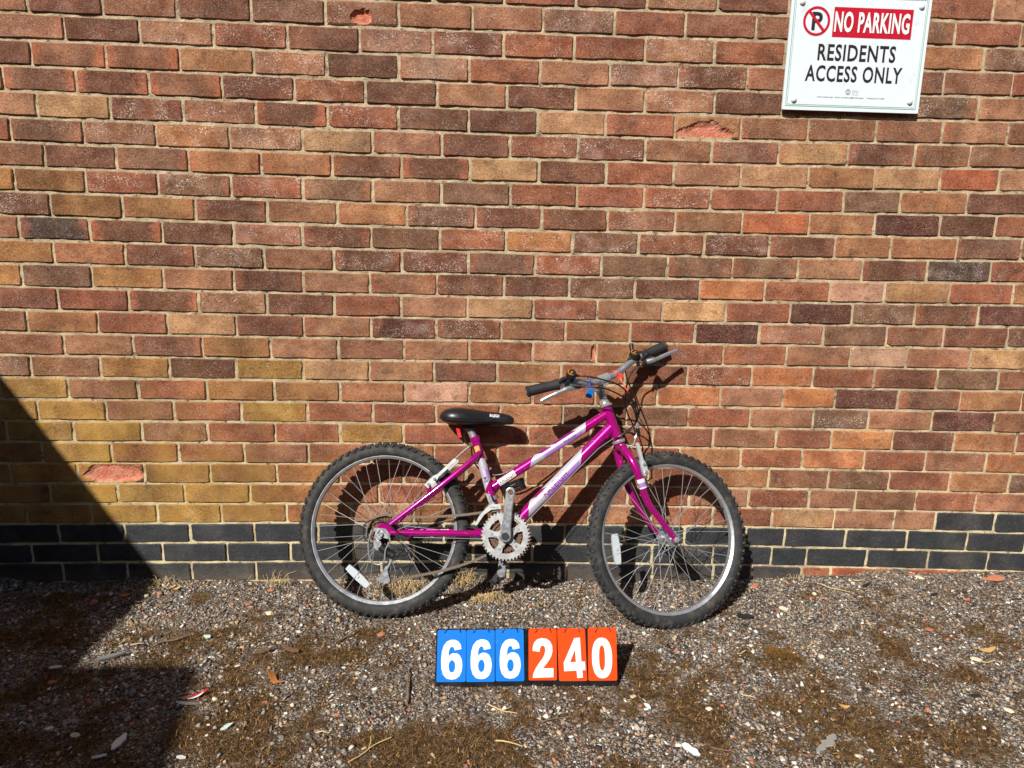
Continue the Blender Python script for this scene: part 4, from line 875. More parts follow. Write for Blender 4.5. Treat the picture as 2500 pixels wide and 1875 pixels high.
M_WAL = simple('white_alloy', lin(184, 186, 188), 0.4, metal=0.2, var=0.05); M_YEL = simple('yellow_print', lin(206, 138, 20), 0.45, var=0.05)
M_TAGB = simple('blue_plastic_tag', lin(0, 122, 226), 0.4, var=0.05); M_TAGR = simple('red_cable_tie', lin(240, 70, 44), 0.4, var=0.05); M_STK = simple('white_sticker', lin(228, 222, 220), 0.5, var=0.06, scale=120, dirt=lin(180, 120, 150), dlo=0.6, dhi=0.75)
M_GOLD = simple('gold_sticker', lin(206, 156, 76), 0.45, var=0.2, scale=200)
bike = empty('bicycle', (0.05, -0.27, 0.0), 'magenta and silver mountain bicycle with black saddle leaning against the brick wall', 'bicycle')

# --- wheels
R_T = 0.2845
def tyre_mesh():
    mb = MB(); rc, rm = 0.2588, 0.0222; prof = []
    for i in range(14):
        a = math.radians(-150 + 300 * i / 13); prof.append((rc + rm * math.cos(a), rm * 1.03 * math.sin(a)))
    mb.lathe(prof, (0, 0, 0), (0, 1, 0), 96)
    n = 66
    for m_ in range(n):
        a = 2 * math.pi * m_ / n
        for row, (phi, da, hs) in enumerate(((16, 0.0, (0.0056, 0.0050, 0.0036)), (-16, 0.5, (0.0056, 0.0050, 0.0036)), (48, 0.25, (0.0048, 0.0062, 0.0042)), (-48, 0.75, (0.0048, 0.0062, 0.0042)))):
            b = a + da * 2 * math.pi / n; f_ = math.radians(phi)
            er = Vector((math.cos(b), 0, math.sin(b))); et = Vector((-math.sin(b), 0, math.cos(b))); ey = Vector((0, 1, 0))
            d = er * math.cos(f_) + ey * math.sin(f_); cr = -er * math.sin(f_) + ey * math.cos(f_)
            tw = 0.35 if row % 2 else -0.35
            mb.box(er * rc + d * (rm + 0.0012), (et * math.cos(tw) + cr * math.sin(tw), cr * math.cos(tw) - et * math.sin(tw), d), hs, taper=0.86)
    return make_mesh('tyre', mb.v, mb.f, [M_RUB], None, True, 0.6)
ME_TYRE = tyre_mesh()
mb = MB(); mb.lathe([(0.2545, -0.0125), (0.2535, -0.0142), (0.2400, -0.0136), (0.2325, -0.0085), (0.2310, 0), (0.2325, 0.0085), (0.2400, 0.0136), (0.2535, 0.0142), (0.2545, 0.0125), (0.2440, 0.010), (0.2440, -0.010)], (0, 0, 0), (0, 1, 0), 96, closed=True)
ME_RIM = make_mesh('rim', mb.v, mb.f, [M_RIM], None, True, 0.5)
mb = MB(); mb.tube([(0, 0, 0), (0, 0, 1)], 0.00085, 5); ME_SPOKE = make_mesh('spoke', mb.v, mb.f, [M_SPK], None, True)
def link(name, me, parent, loc=(0, 0, 0)):
    o = bpy.data.objects.new(name, me); COL.objects.link(o); o.parent = parent; o.location = loc; return o
def wheel(c, H_, N_, U_, rear, roll):
    wb = link('wheel', ME_RIM, bike); rot = Matrix((H_, -N_, U_)).transposed()
    wb.matrix_basis = Matrix.Translation(c - bike.location) @ rot.to_4x4() @ Matrix.Rotation(roll, 4, 'Y')
    link('tyre', ME_TYRE, wb)
    hs = 0.030; fr = 0.021
    mb = MB(); mb.lathe([(0.0001, -0.052), (0.0055, -0.052), (0.0055, -0.040), (0.011, -0.038), (0.011, -0.033), (fr + 0.003, -0.0325), (fr + 0.003, -0.0275), (0.013, -0.025), (0.0125, 0.025), (fr + 0.003, 0.0275), (fr + 0.003, 0.0325), (0.011, 0.033), (0.011, 0.038), (0.0055, 0.040), (0.0055, 0.052), (0.0001, 0.052)], (0, 0, 0), (0, 1, 0), 20)
    mb.build('hub', M_ALU, wb, local=True)
    for i in range(36):
        side = -1 if i % 2 else 1; sg = 1 if (i // 2) % 2 else -1; a = 2 * math.pi * i / 36; b = a + sg * math.radians(68)
        p = Vector((fr * math.cos(b), side * hs, fr * math.sin(b))); q = Vector((0.2322 * math.cos(a), side * 0.004, 0.2322 * math.sin(a))); d = q - p
        s_ = link('spoke', ME_SPOKE, wb, p); s_.rotation_mode = 'QUATERNION'; s_.rotation_quaternion = d.to_track_quat('Z', 'Y'); s_.scale = (1, 1, d.length)
    mb = MB(); mb.tube([(0.231, 0, 0), (0.205, 0, 0)], [0.003, 0.0028], 8); vo = mb.build('valve', M_BLP, wb, local=True)
    return wb
wr = wheel(RC, BH, BNN, BUP, True, math.radians(-50)); wf = wheel(FC, FH, FN, FUP, False, math.radians(-20))
def reflector(c, d, nrm, par_inv, wb, ln=0.094):
    # lens shaped bar between spokes, built in world space then carried into the wheel's frame
    d = Vector(d).normalized(); nrm = Vector(nrm).normalized(); sd = nrm.cross(d); mb = MB(); pts = []
    for i in range(9): t = i / 8 * 2 - 1; pts.append((t * ln / 2, 0.0125 * (1 - 0.25 * t * t)))
    for i in range(8, -1, -1): t = i / 8 * 2 - 1; pts.append((t * ln / 2, -0.0125 * (1 - 0.25 * t * t)))
    mb.plate(pts, c, d, sd, 0.009); mb.cyl(Vector(c) + nrm * 0.0045, Vector(c) + nrm * 0.0075, 0.005, 12)
    mt = Matrix.Translation(bike.location).inverted(); inv = (Matrix.Translation(bike.location) @ wb.matrix_basis).inverted()
    mb.v = [inv @ v for v in mb.v]; return mb.build('reflector', M_REF, wb, smooth=False, local=True)
reflector(FP(-0.0778, -0.1553, 0.004), FP(-0.0388, -0.1874) - FP(-0.1168, -0.1232), BNN, None, wr)
reflector(Vector((0.325, -0.2815, 0.2565)) + FN * 0.004, Vector((0.012, -0.031, -0.099)), FN, None, wf)

# --- frame
mb = MB()
mb.tube([FP(0.3564, 0.150), FP(0.7325, 0.4085)], 0.0152, 18)                              # upper tube
mb.tube([FP(0.7436, 0.3603), FP(0.5745, 0.1816)] + spline([FP(0.4850, 0.0870), FP(0.4500, 0.0500), FP(0.4250, 0.0210), FP(0.400, 0.002)], 5), 0.0202, 18)   # lower tube
mb.tube([FP(0.2906, 0.3040), FP(0.3400, 0.1520), FP(0.3914, -0.0058)], 0.0146, 18)        # seat tube
HT0, HT1 = Vector((0.3085, -0.0865, 0.676)), Vector((0.3475, -0.1245, 0.571)); HD = (HT0 - HT1).normalized()
mb.tube([HT1, HT0], 0.0175, 18)
mb.lathe([(0.0185, -0.034), (0.0205, -0.034), (0.0205, 0.034), (0.0185, 0.034)], FP(0.394, -0.004), BNN, 18, closed=True)
for s_ in (1, -1):
    mb.tube(spline([FP(0.308, 0.262, s_ * 0.014), FP(0.285, 0.236, s_ * 0.028), FP(0.20, 0.160, s_ * 0.042), FP(0.028, 0.018, s_ * 0.056)], 4), [0.0092] * 9 + [0.0082, 0.0078, 0.0074, 0.0070], 12)
    mb.tube(spline([FP(0.385, -0.004, s_ * 0.022), FP(0.31, -0.001, s_ * 0.040), FP(0.20, -0.003, s_ * 0.050), FP(0.032, -0.006, s_ * 0.057)], 4), [0.0108] * 9 + [0.0100, 0.0095, 0.009, 0.0085], 12)
    mb.plate([(-0.012, 0.004), (-0.008, 0.016), (0.014, 0.028), (0.036, 0.026), (0.030, 0.012), (0.040, 0.003), (0.034, -0.014), (0.004, -0.022), (-0.006, -0.012)], FP(0, 0, s_ * 0.058), BH, BUP, 0.005)
mb.tube([FP(0.262, 0.214, 0.032), FP(0.262, 0.214, -0.032)], 0.006, 10)                  # stay bridge
frame = mb.build('frame', M_MAG, bike)
mb = MB(); mb.tube([FP(0.2860, 0.314), FP(0.2925, 0.2985)], 0.0165, 18); mb.build('seat_collar', M_MAG, frame)
mb = MB(); mb.tube([FP(0.3030, 0.2665), FP(0.3055, 0.2590)], 0.0155, 18); mb.build('tube_band', simple('dark_band', lin(90, 10, 70), 0.5), frame)
# decals that wrap the tubes
def tube_frame(a, b, facing):
    t = (b - a).normalized(); e = (facing - t * facing.dot(t)).normalized(); return t, e, t.cross(e)
def wrap_patch(name, a, b, r, edge0, edge1, a0, a1, mat, par, facing=None, na=14, lift=0.0005, ns=10):
    """patch on a straight tube a->b; edge0/edge1 give the distance along the tube at an angle (deg, + up)"""
    t, e, g = tube_frame(a, b, facing or BNN); vs = []; fs = []
    for i in range(na + 1):
        an = a0 + (a1 - a0) * i / na; s0, s1 = edge0(an), edge1(an)
        for j in range(ns + 1):
            s = s0 + (s1 - s0) * j / ns; A = math.radians(an); vs.append(a + t * s + (r + lift) * (math.cos(A) * e - math.sin(A) * g))
    for i in range(na):
        for j in range(ns): k = i * (ns + 1) + j; fs.append([k, k + 1, k + ns + 2, k + ns + 1])
    m_ = MB(); m_.add(vs, fs); return m_.build(name, mat, par)
def wrap_text(name, body, a, b, r, s0, wd, ht, mat, par, bold=0.0, lift=0.0009, ang0=0.0, facing=None, space=1.0):
    t, e, g = tube_frame(a, b, facing or BNN); v, f = text2d(body, wd, ht, bold, space); bm = bmesh.new()
    bv = [bm.verts.new((q[0], q[1], 0)) for q in v]
    for q in f:
        try: bm.faces.new([bv[i] for i in q])
        except ValueError: pass
    for k in range(1, 6): bmesh.ops.bisect_plane(bm, geom=bm.verts[:] + bm.edges[:] + bm.faces[:], plane_co=(0, ht * k / 6, 0), plane_no=(0, 1, 0))
    bm.verts.index_update(); vs = []
    for q in bm.verts:
        A = math.radians(ang0) + (q.co.y - ht / 2) / r; vs.append(a + t * (s0 + q.co.x) + (r + lift) * (math.cos(A) * e - math.sin(A) * g))
    fs = [[x.index for x in q.verts] for q in bm.faces]; bm.free(); m_ = MB(); m_.add(vs, fs); return m_.build(name, mat, par, smooth=True)
TA, TB = FP(0.3564, 0.150), FP(0.7325, 0.4085); DA, DB = FP(0.4850, 0.0870), FP(0.7436, 0.3603)
tl = (TB - TA).length; dl = (DB - DA).length
k_ = lambda s, m=0.00022: (lambda an: s + m * an)
wrap_patch('decal', TA, TB, 0.0152, k_(0.150, 0.00030), k_(0.365, 0.00018), -70, 75, M_SIL, frame)
wrap_patch('decal', TA, TB, 0.0152, k_(0.205, 0.0002), k_(0.352, 0.0002), -68, -8, M_LIL, frame, lift=0.0010)
wrap_patch('decal', TA, TB, 0.0152, k_(0.205, -0.0004), k_(0.245, -0.0004), 18, 72, M_PUR, frame, lift=0.0010)
wrap_patch('decal', TA, TB, 0.0152, k_(0.262, -0.0004), k_(0.345, -0.0004), 30, 72, M_PUR, frame, lift=0.0010)
wrap_patch('sticker', TA, TB, 0.0152, k_(0.022, 0), k_(0.086, 0), -42, 42, M_STK, frame, lift=0.0008)
wrap_text('lettering', 'RALEIGH', TA, TB, 0.0152, 0.026, 0.056, 0.0135, M_BLKP, frame, 0.0, 0.0013)
wrap_text('lettering', 'nuuuu', TA, TB, 0.0152, 0.278, 0.045, 0.008, M_BLKP, frame, 0.0, 0.0014, ang0=-12)
wrap_patch('decal', DA, DB, 0.0202, k_(-0.012, 0.00035), k_(0.232, 0.00040), -75, 75, M_SIL, frame)
wrap_patch('decal', DA, DB, 0.0202, k_(0.072, 0.00015), k_(0.222, 0.0003), -72, -2, M_LIL, frame, lift=0.0010)
wrap_patch('decal', DA, DB, 0.0202, k_(0.055, -0.0005), k_(0.100, -0.0005), 38, 75, M_MAG, frame, lift=0.0010)
wrap_text('lettering', 'RALEIGH', DA, DB, 0.0202, 0.058, 0.104, 0.0215, M_PUR, frame, 0.0, 0.0015, ang0=2, space=1.1)
SA, SB = FP(0.3914, -0.0058), FP(0.3055, 0.2600)
wrap_patch('decal', SA, SB, 0.0146, k_(0.172, -0.0003), k_(0.262, 0.0001), -70, 70, M_SIL, frame, facing=BNN)
wrap_patch('decal', SA, SB, 0.0146, k_(0.178, -0.0003), k_(0.225, 0.0001), -70, -14, M_LIL, frame, lift=0.0009)
wrap_text('lettering', '24', SA, SB, 0.0146, 0.178, 0.020, 0.010, M_BLKP, frame, 0.02, 0.0013, ang0=12)
wrap_patch('sticker', SA, FP(0.2906, 0.3040), 0.0146, k_(0.283, 0), k_(0.304, 0), -25, 45, M_GOLD, frame, lift=0.0007)
CA, CB = FP(0.032, -0.006, 0.057), FP(0.20, -0.003, 0.050)
wrap_text('lettering', 'RALEIGH', FP(0.2, -0.003, -0.050), FP(0.31, -0.001, -0.040), 0.0108, -0.02, 0.030, 0.006, M_WP, frame, 0.01, 0.001, ang0=25)
for (u, v) in ((0.092, -0.0185),): mb = MB(); mb.box(FP(u, v, 0.055), (BH, BUP, BNN), (0.0055, 0.004, 0.005)); mb.build('cable_guide', M_MAG, frame)
# lower race, headset and stem
mb = MB(); mb.lathe([(0.0175, 0.000), (0.0225, -0.001), (0.0232, -0.006), (0.0215, -0.0105), (0.017, -0.012)], HT1 + HD * 0.002, HD, 20); mb.build('headset_cup', M_CHR, frame)
mb = MB(); mb.lathe([(0.0175, 0.0), (0.0235, 0.002), (0.0240, 0.006), (0.0190, 0.009), (0.0165, 0.012), (0.0165, 0.020), (0.0130, 0.024), (0.0118, 0.026)], HT0, HD, 20); mb.build('headset_cup', M_CHR, frame)
SB0 = HT0 + HD * 0.02; CL = Vector((0.290, -0.120, 0.779))
mb = MB(); mb.tube(spline([SB0, SB0 + HD * 0.03, SB0 + HD * 0.060 + Vector((0.0, -0.010, 0.0)), CL + Vector((0, 0.012, -0.012))], 4), [0.0125, 0.0130, 0.0138, 0.0146, 0.0154, 0.0162, 0.0170, 0.0176, 0.0180, 0.0182, 0.0182, 0.0178, 0.017], 16)
stem = mb.build('stem', M_CHR, bike)
BARP = [Vector(q) for q in ((0.034, -0.187, 0.746), (0.139, -0.170, 0.769), (0.188, -0.160, 0.775), (0.244, -0.140, 0.768), (0.290, -0.125, 0.779), (0.338, -0.105, 0.797), (0.377, -0.085, 0.825), (0.404, -0.070, 0.839), (0.418, -0.062, 0.845), (0.509, -0.030, 0.879))]
bd = (BARP[5] - BARP[3]).normalized()
mb = MB(); mb.tube([CL - bd * 0.019, CL - bd * 0.017, CL + bd * 0.017, CL + bd * 0.019], [0.014, 0.0162, 0.0162, 0.014], 18); mb.box(CL + Vector((0.006, -0.004, -0.016)), (bd, BNN, BUP), (0.010, 0.007, 0.007)); mb.build('clamp', M_CHR, stem)
mb = MB(); mb.tube(spline(BARP, 6), 0.0112, 16); hbar = mb.build('handlebar', M_ALU, bike)
def grip(a, b, name='grip'):
    a, b = Vector(a), Vector(b); d = (b - a).normalized(); L = (b - a).length; mb = MB()
    prof = [(0.0001, -0.003), (0.012, -0.003), (0.0185, 0.0), (0.0185, 0.006), (0.0168, 0.008), (0.0172, L * 0.3), (0.0163, L * 0.55), (0.0160, L * 0.9), (0.0185, L * 0.94), (0.0185, L), (0.0115, L)]
    mb.lathe(prof, a, d, 18); g_ = mb.build(name, M_GRIP, hbar); mb = MB(); mb.cyl(a - d * 0.0035, a - d * 0.0015, 0.0085, 12); mb.build('end_plug', M_ALU, g_); return g_
grip(BARP[0], BARP[1] + (BARP[0] - BARP[1]) * 0.03); grip(BARP[9], BARP[8] + (BARP[9] - BARP[8]) * 0.05)
def lever(pts, body0, body1, clampc):
    mb = MB(); P_ = spline(pts, 5); n = len(P_); mb.tube(P_, [0.0085 if i < n * 0.3 else 0.0068 if i < n - 3 else 0.0074 for i in range(n)], 10, flat=((0, 1, -0.3), 0.6)); lv = mb.build('brake_lever', M_ALU, hbar)
    mb = MB(); mb.tube([body0, (Vector(body0) + Vector(body1)) / 2, body1], [0.0105, 0.0100, 0.0075], 10); mb.tube([body1, Vector(body1) + (Vector(body1) - Vector(body0)).normalized() * 0.012], [0.005, 0.0045], 8)
    mb.tube([clampc, (Vector(clampc) + Vector(body0)) / 2], [0.0145, 0.011], 12); mb.build('lever_bracket', M_BLP, lv)
    return lv
lever([(0.188, -0.196, 0.764), (0.160, -0.205, 0.760), (0.125, -0.212, 0.746), (0.095, -0.214, 0.732), (0.079, -0.215, 0.722)], (0.168, -0.192, 0.768), (0.206, -0.198, 0.768), (0.165, -0.172, 0.772))
lever([(0.432, -0.104, 0.836), (0.455, -0.104, 0.842), (0.470, -0.098, 0.846), (0.505, -0.088, 0.860), (0.537, -0.079, 0.871)], (0.452, -0.085, 0.845), (0.424, -0.104, 0.829), (0.440, -0.060, 0.852))
def shifter(c, ax, arm, cable):
    mb = MB(); ax = Vector(ax).normalized(); c = Vector(c)
    mb.lathe([(0.0001, -0.014), (0.012, -0.014), (0.0165, -0.009), (0.0165, 0.006), (0.0150, 0.009), (0.0001, 0.0095)], c, ax, 22)
    mb.tube([c - ax * 0.012, Vector(arm[0])], [0.013, 0.015], 12); mb.tube([c, Vector(cable)], [0.007, 0.0035], 8); sh_ = mb.build('shifter', M_BLP, hbar)
    e1 = ax.orthogonal().normalized(); e2 = ax.cross(e1); lp = []
    arc = [math.radians(t) for t in range(60, 260, 20)]
    lp = [(0.0128 * math.cos(t), 0.0128 * math.sin(t)) for t in arc] + [(0.0106 * math.cos(t), 0.0106 * math.sin(t)) for t in arc[::-1]]
    v, f = poly2d([lp]); flat_obj('dial_print', v, f, c + ax * 0.0099, e1, e2, M_YEL, sh_)
    v, f = poly2d([[(-0.008, -0.0016), (0.006, -0.0016), (0.006, 0.0016), (-0.008, 0.0016)]]); flat_obj('dial_print', v, f, c + ax * 0.0099, e1, e2, M_YEL, sh_)
    if len(arm) > 1:
        mb = MB(); mb.tube(arm[1:], [0.006, 0.0075, 0.006], 10); mb.build('shift_lever', M_BLP, sh_)
    return sh_
shifter((0.174, -0.178, 0.802), (0.05, -0.55, 0.84), [(0.168, -0.168, 0.775), (0.170, -0.17, 0.79), (0.150, -0.182, 0.788), (0.132, -0.186, 0.779)], (0.200, -0.177, 0.797))
shifter((0.395, -0.082, 0.856), (0.05, -0.45, 0.88), [(0.408, -0.068, 0.842), (0.392, -0.06, 0.862), (0.390, -0.052, 0.878), (0.390, -0.05, 0.889)], (0.372, -0.086, 0.838))

# --- fork
CR = Vector((0.352, -0.1290, 0.5585)); mb = MB()
mb.tube([HT1 - HD * 0.008, CR - HD * 0.012], [0.0165, 0.019], 16)
near = [CR - HD * 0.006, Vector((0.362, -0.178, 0.552)), Vector((0.3785, -0.214, 0.526)), Vector((0.400, -0.238, 0.478)), Vector((0.424, -0.256, 0.408)), Vector((0.465, -0.2650, 0.353)), Vector((0.5185, -0.2730, 0.287))]
far = [CR - HD * 0.006, Vector((0.351, -0.098, 0.535)), Vector((0.357, -0.105, 0.505)), Vector((0.368, -0.125, 0.462)), Vector((0.386, -0.152, 0.412)), Vector((0.424, -0.170, 0.345)), Vector((0.4945, -0.1860, 0.256))]
for lg in (near, far):
    P_ = spline(lg, 4); n = len(P_); mb.tube(P_, [0.0150 - 0.0062 * (i / (n - 1)) ** 1.2 for i in range(n)], 14)
for s_, e_ in ((1, near[-1]), (-1, far[-1])):
    mb.cyl(FC + FN * s_ * 0.044, FC + FN * s_ * 0.050, 0.0125, 14)
fork = mb.build('fork', M_MAG, bike)
for s_ in (1, -1):
    mb = MB(); a = FC + FN * s_ * 0.050; mb.lathe([(0.0001, 0.013), (0.006, 0.013), (0.006, 0.0072), (0.0105, 0.007), (0.0105, 0.0), (0.0001, 0.0)], a, FN * s_, 6); mb.build('axle_nut', M_CHR, fork)
na, nb = near[2], near[4]
wrap_patch('decal', near[3] + (near[4] - near[3]) * 0.02, near[4], 0.0134, k_(0.0, 0), k_(0.012, 0), -75, 75, M_STK, fork, facing=FN, lift=0.0012)
wrap_patch('decal', near[3] + (near[4] - near[3]) * 0.02, near[4], 0.0132, k_(0.0125, 0), k_(0.026, 0), -75, 75, M_LIL, fork, facing=FN, lift=0.0012)
wrap_patch('decal', near[3] + (near[4] - near[3]) * 0.02, near[4], 0.0130, k_(0.0265, 0), k_(0.031, 0), -75, 75, M_STK, fork, facing=FN, lift=0.0012)

# --- saddle and post
mb = MB(); mb.tube([FP(0.2560, 0.4000 - 0.035), FP(0.2906, 0.300)], 0.0118, 16); post = mb.build('seat_post', M_CHR, bike)
mb = MB(); mb.box(FP(0.266, 0.350, 0), (BH, BUP, BNN), (0.020, 0.010, 0.020)); mb.tube([FP(0.195, 0.362, 0.022), FP(0.24, 0.352, 0.022), FP(0.31, 0.354, 0.020), FP(0.37, 0.366, 0.008)], 0.0035, 8); mb.tube([FP(0.195, 0.362, -0.022), FP(0.24, 0.352, -0.022), FP(0.31, 0.354, -0.020), FP(0.37, 0.366, -0.008)], 0.0035, 8); mb.build('saddle_clamp', M_BLP, post)
sec = [(0.1700, 0.030, 0.384, 0.372), (0.1760, 0.054, 0.394, 0.364), (0.1900, 0.070, 0.404, 0.357), (0.2150, 0.079, 0.410, 0.352), (0.2450, 0.077, 0.4105, 0.350), (0.2750, 0.066, 0.407, 0.351), (0.3050, 0.050, 0.403, 0.354), (0.3350, 0.037, 0.400, 0.358), (0.3650, 0.031, 0.398, 0.358), (0.3900, 0.027, 0.394, 0.358), (0.4060, 0.022, 0.389, 0.359), (0.4140, 0.015, 0.384, 0.362), (0.4175, 0.007, 0.379, 0.367)]
vs = []; fs = []; NS_ = 22
for (u, hw, vt, vb) in sec:
    for k in range(NS_):
        a = 2 * math.pi * k / NS_; cx_ = math.cos(a); sy_v = math.sin(a)
        wv = hw * math.copysign(abs(cx_) ** 0.75, cx_); h_ = (vt - vb)
        vv = vb + h_ * (0.32 + 0.68 * abs(sy_v) ** 0.85) if sy_v >= 0 else vb + h_ * 0.32 * (1 - abs(sy_v) ** 0.7)
        vs.append(FP(u, vv, wv))
n = len(sec)
for i in range(n - 1):
    for k in range(NS_): k2 = (k + 1) % NS_; fs.append([i * NS_ + k, i * NS_ + k2, (i + 1) * NS_ + k2, (i + 1) * NS_ + k])
fs += [list(range(NS_))[::-1], [(n - 1) * NS_ + k for k in range(NS_)]]
mb = MB(); mb.add(vs, fs); sad = mb.build('saddle', M_SAD, bike, angle=1.2)
# base rim of the saddle
rim_pts = [FP(u, vb + (vt - vb) * 0.20, hw * 0.985) for (u, hw, vt, vb) in sec]; mb = MB(); mb.tube(rim_pts, 0.0022, 6); mb.build('piping', M_BLP, sad)
def skin_pt(u, f_):
    for (a, b) in zip(sec, sec[1:]):
        if a[0] <= u <= b[0]: t = (u - a[0]) / (b[0] - a[0]); hw, vt, vb = [a[i] + (b[i] - a[i]) * t for i in (1, 2, 3)]; break
    an = f_; return FP(u, vb + (vt - vb) * (0.32 + 0.68 * math.sin(an) ** 0.85), hw * math.cos(an) ** 0.75)
v, f = text2d('RALEIGH', 0.031, 0.0105, 0.02, 1.05)
vv = []
for (a, b) in v:
    p = skin_pt(0.338 + a, 0.22 + b / 0.0105 * 0.42); nrm = (BNN * 0.85 + BUP * 0.5).normalized(); vv.append(p + nrm * 0.0016)
mb = MB(); mb.add(vv, f); mb.build('lettering', M_WP, sad, smooth=False)
mb = MB(); mb.box(FP(0.236, 0.325, 0.012), (BH * 0.96 + BUP * 0.25, BUP * 0.96 - BH * 0.25, BNN), (0.006, 0.016, 0.014)); mb.build('rear_reflector', M_RRF, bike, smooth=False)

# --- drivetrain
WCH = 0.046
def ring_teeth(r0, r1, nt, th, c, mat, name, par, rot=0.0):
    poly = []
    for i in range(nt):
        a = rot + 2 * math.pi * i / nt; s_ = 2 * math.pi / nt
        for (da, r) in ((-0.30, r1 - 0.0055), (-0.12, r1), (0.12, r1), (0.30, r1 - 0.0055)): poly.append((r * math.cos(a + da * s_), r * math.sin(a + da * s_)))
    m = len(poly); inner = [(r0 * math.cos(2 * math.pi * i / m), r0 * math.sin(2 * math.pi * i / m)) for i in range(m)]
    inner = [(r0 * math.cos(math.atan2(y, x)), r0 * math.sin(math.atan2(y, x))) for x, y in poly]
    vs = []; fs = []
    for L_, z in ((poly, -th / 2), (inner, -th / 2), (inner, th / 2), (poly, th / 2)): vs += [c + BH * x + BUP * y + BNN * z for x, y in L_]
    for i in range(m):
        j = (i + 1) % m; fs += [[i, j, m + j, m + i], [m + i, m + j, 2 * m + j, 2 * m + i], [2 * m + i, 2 * m + j, 3 * m + j, 3 * m + i], [3 * m + i, 3 * m + j, j, i]]
    mb = MB(); mb.add(vs, fs); return mb.build(name, mat, par, smooth=False)
CC = FP(0.4045, -0.0030, 0); 
crankset = ring_teeth(0.056, 0.0790, 42, 0.0030, CC + BNN * 0.056, M_RING, 'chainring', bike)
ring_teeth(0.062, 0.0812, 44, 0.0025, CC + BNN * 0.049 + BH * 0.003 - BUP * 0.002, M_RUST, 'toothed_ring', crankset, 0.05)
ring_teeth(0.040, 0.0560, 32, 0.0025, CC + BNN * 0.042, M_RUST, 'toothed_ring', crankset, 0.1); ring_teeth(0.028, 0.0450, 22, 0.0025, CC + BNN * 0.036, M_RUST, 'toothed_ring', crankset)
mb = MB()
for i in range(5):
    a = math.radians(90 + 72 * i + 12); d = BH * math.cos(a) + BUP * math.sin(a); t = BNN.cross(d)
    mb.plate([(0.012, -0.015), (0.036, -0.0085), (0.060, -0.014), (0.060, 0.014), (0.036, 0.0085), (0.012, 0.015)], CC + BNN * 0.0555, d, t, 0.0032)
mb.lathe([(0.0001, 0.002), (0.026, 0.002), (0.026, -0.003), (0.0001, -0.003)], CC + BNN * 0.056, BNN, 28); mb.build('spider', M_RING, crankset, smooth=False)
for i in range(5):
    for rr_, off in ((0.046, 0), (0.034, 0.22)):
        a = math.radians(90 + 72 * i + 12) + off; c = CC + BNN * 0.057 + (BH * math.cos(a) + BUP * math.sin(a)) * rr_
        mb = MB(); mb.cyl(c, c + BNN * 0.0025, 0.0042, 10); mb.build('rivet', M_ALU, crankset)
mb = MB(); mb.plate([(0.0592 * math.cos(t), 0.0592 * math.sin(t)) for t in [math.radians(x) for x in range(40, 75, 4)]] + [(0.0615 * math.cos(t), 0.0615 * math.sin(t)) for t in [math.radians(x) for x in range(75, 36, -4)]], CC + BNN * 0.0580, BH, BUP, 0.0006); mb.build('ring_slot', M_RUST, crankset, smooth=False)
def crank(c0, c1, side, name='crank_arm'):
    d = (c1 - c0); L = d.length; d = d.normalized(); t = BNN.cross(d); mb = MB(); poly = []
    for a in range(90, 271, 20): poly.append((0.0195 * math.cos(math.radians(a)), 0.0195 * math.sin(math.radians(a))))
    poly += [(0.03, -0.0150), (L * 0.6, -0.0135), (L - 0.02, -0.0145)]
    for a in range(-75, 76, 25): poly.append((L + 0.0160 * math.cos(math.radians(a)), 0.0160 * math.sin(math.radians(a))))
    poly += [(L - 0.02, 0.0145), (L * 0.6, 0.0135), (0.03, 0.0150)]
    mb.plate(poly, c0, d, t, 0.013); o = mb.build(name, M_ALU, bike, smooth=False)
    bv = o.modifiers.new('bevel', 'BEVEL'); bv.width = 0.0035; bv.segments = 2; bv.limit_method = 'ANGLE'
    return o
a0 = CC + BNN * 0.071; a1 = FP(0.4165, 0.1370, 0.074)
ca = crank(a0, a1, 1); mb = MB(); mb.cyl(a0 + BNN * 0.006, a0 + BNN * 0.0085, 0.0125, 18); mb.build('dust_cap', M_BLP, ca)
mb = MB(); mb.lathe([(0.0062, 0), (0.0088, 0), (0.0088, 0.0012), (0.0062, 0.0012)], a1 + BNN * 0.0065, BNN, 16, closed=True); mb.cyl(a1 + BNN * 0.0066, a1 + BNN * 0.0070, 0.0060, 14); mb.build('pedal_hole', M_RUST, ca)
b0 = CC - BNN * 0.066; b1 = FP(0.3905, -0.137, -0.068); crank(b0, b1, -1)
def pedal(c, d, nn_, up2, lx, ly):
    c = Vector(c); d = Vector(d).normalized(); e = Vector(up2); e = (e - d * e.dot(d)).normalized(); g = d.cross(e); mb = MB()
    for s_ in (1, -1):
        mb.box(c + e * s_ * (ly - 0.004), (d, e, g), (lx, 0.004, 0.011)); mb.box(c + d * s_ * (lx - 0.004), (d, e, g), (0.004, ly, 0.009))
        for k in range(5): mb.box(c + e * s_ * ly + d * (k - 2) * lx * 0.42, (d, e, g), (0.003, 0.003, 0.0125))
    mb.tube([c - d * (lx + 0.012), c + d * lx], 0.0065, 10); mb.box(c, (d, e, g), (lx, 0.003, 0.008)); return mb.build('pedal', M_BLP, bike, smooth=False)
pedal(FP(0.428, 0.1540, 0.018), BH * 0.75 + BUP * 0.32 + BNN * 0.55, None, BUP * 0.9 - BH * 0.3, 0.036, 0.016)
pedal(FP(0.381, -0.148, -0.118), -BNN + BH * 0.12, None, BUP * 0.8 + BH * 0.45, 0.044, 0.030)
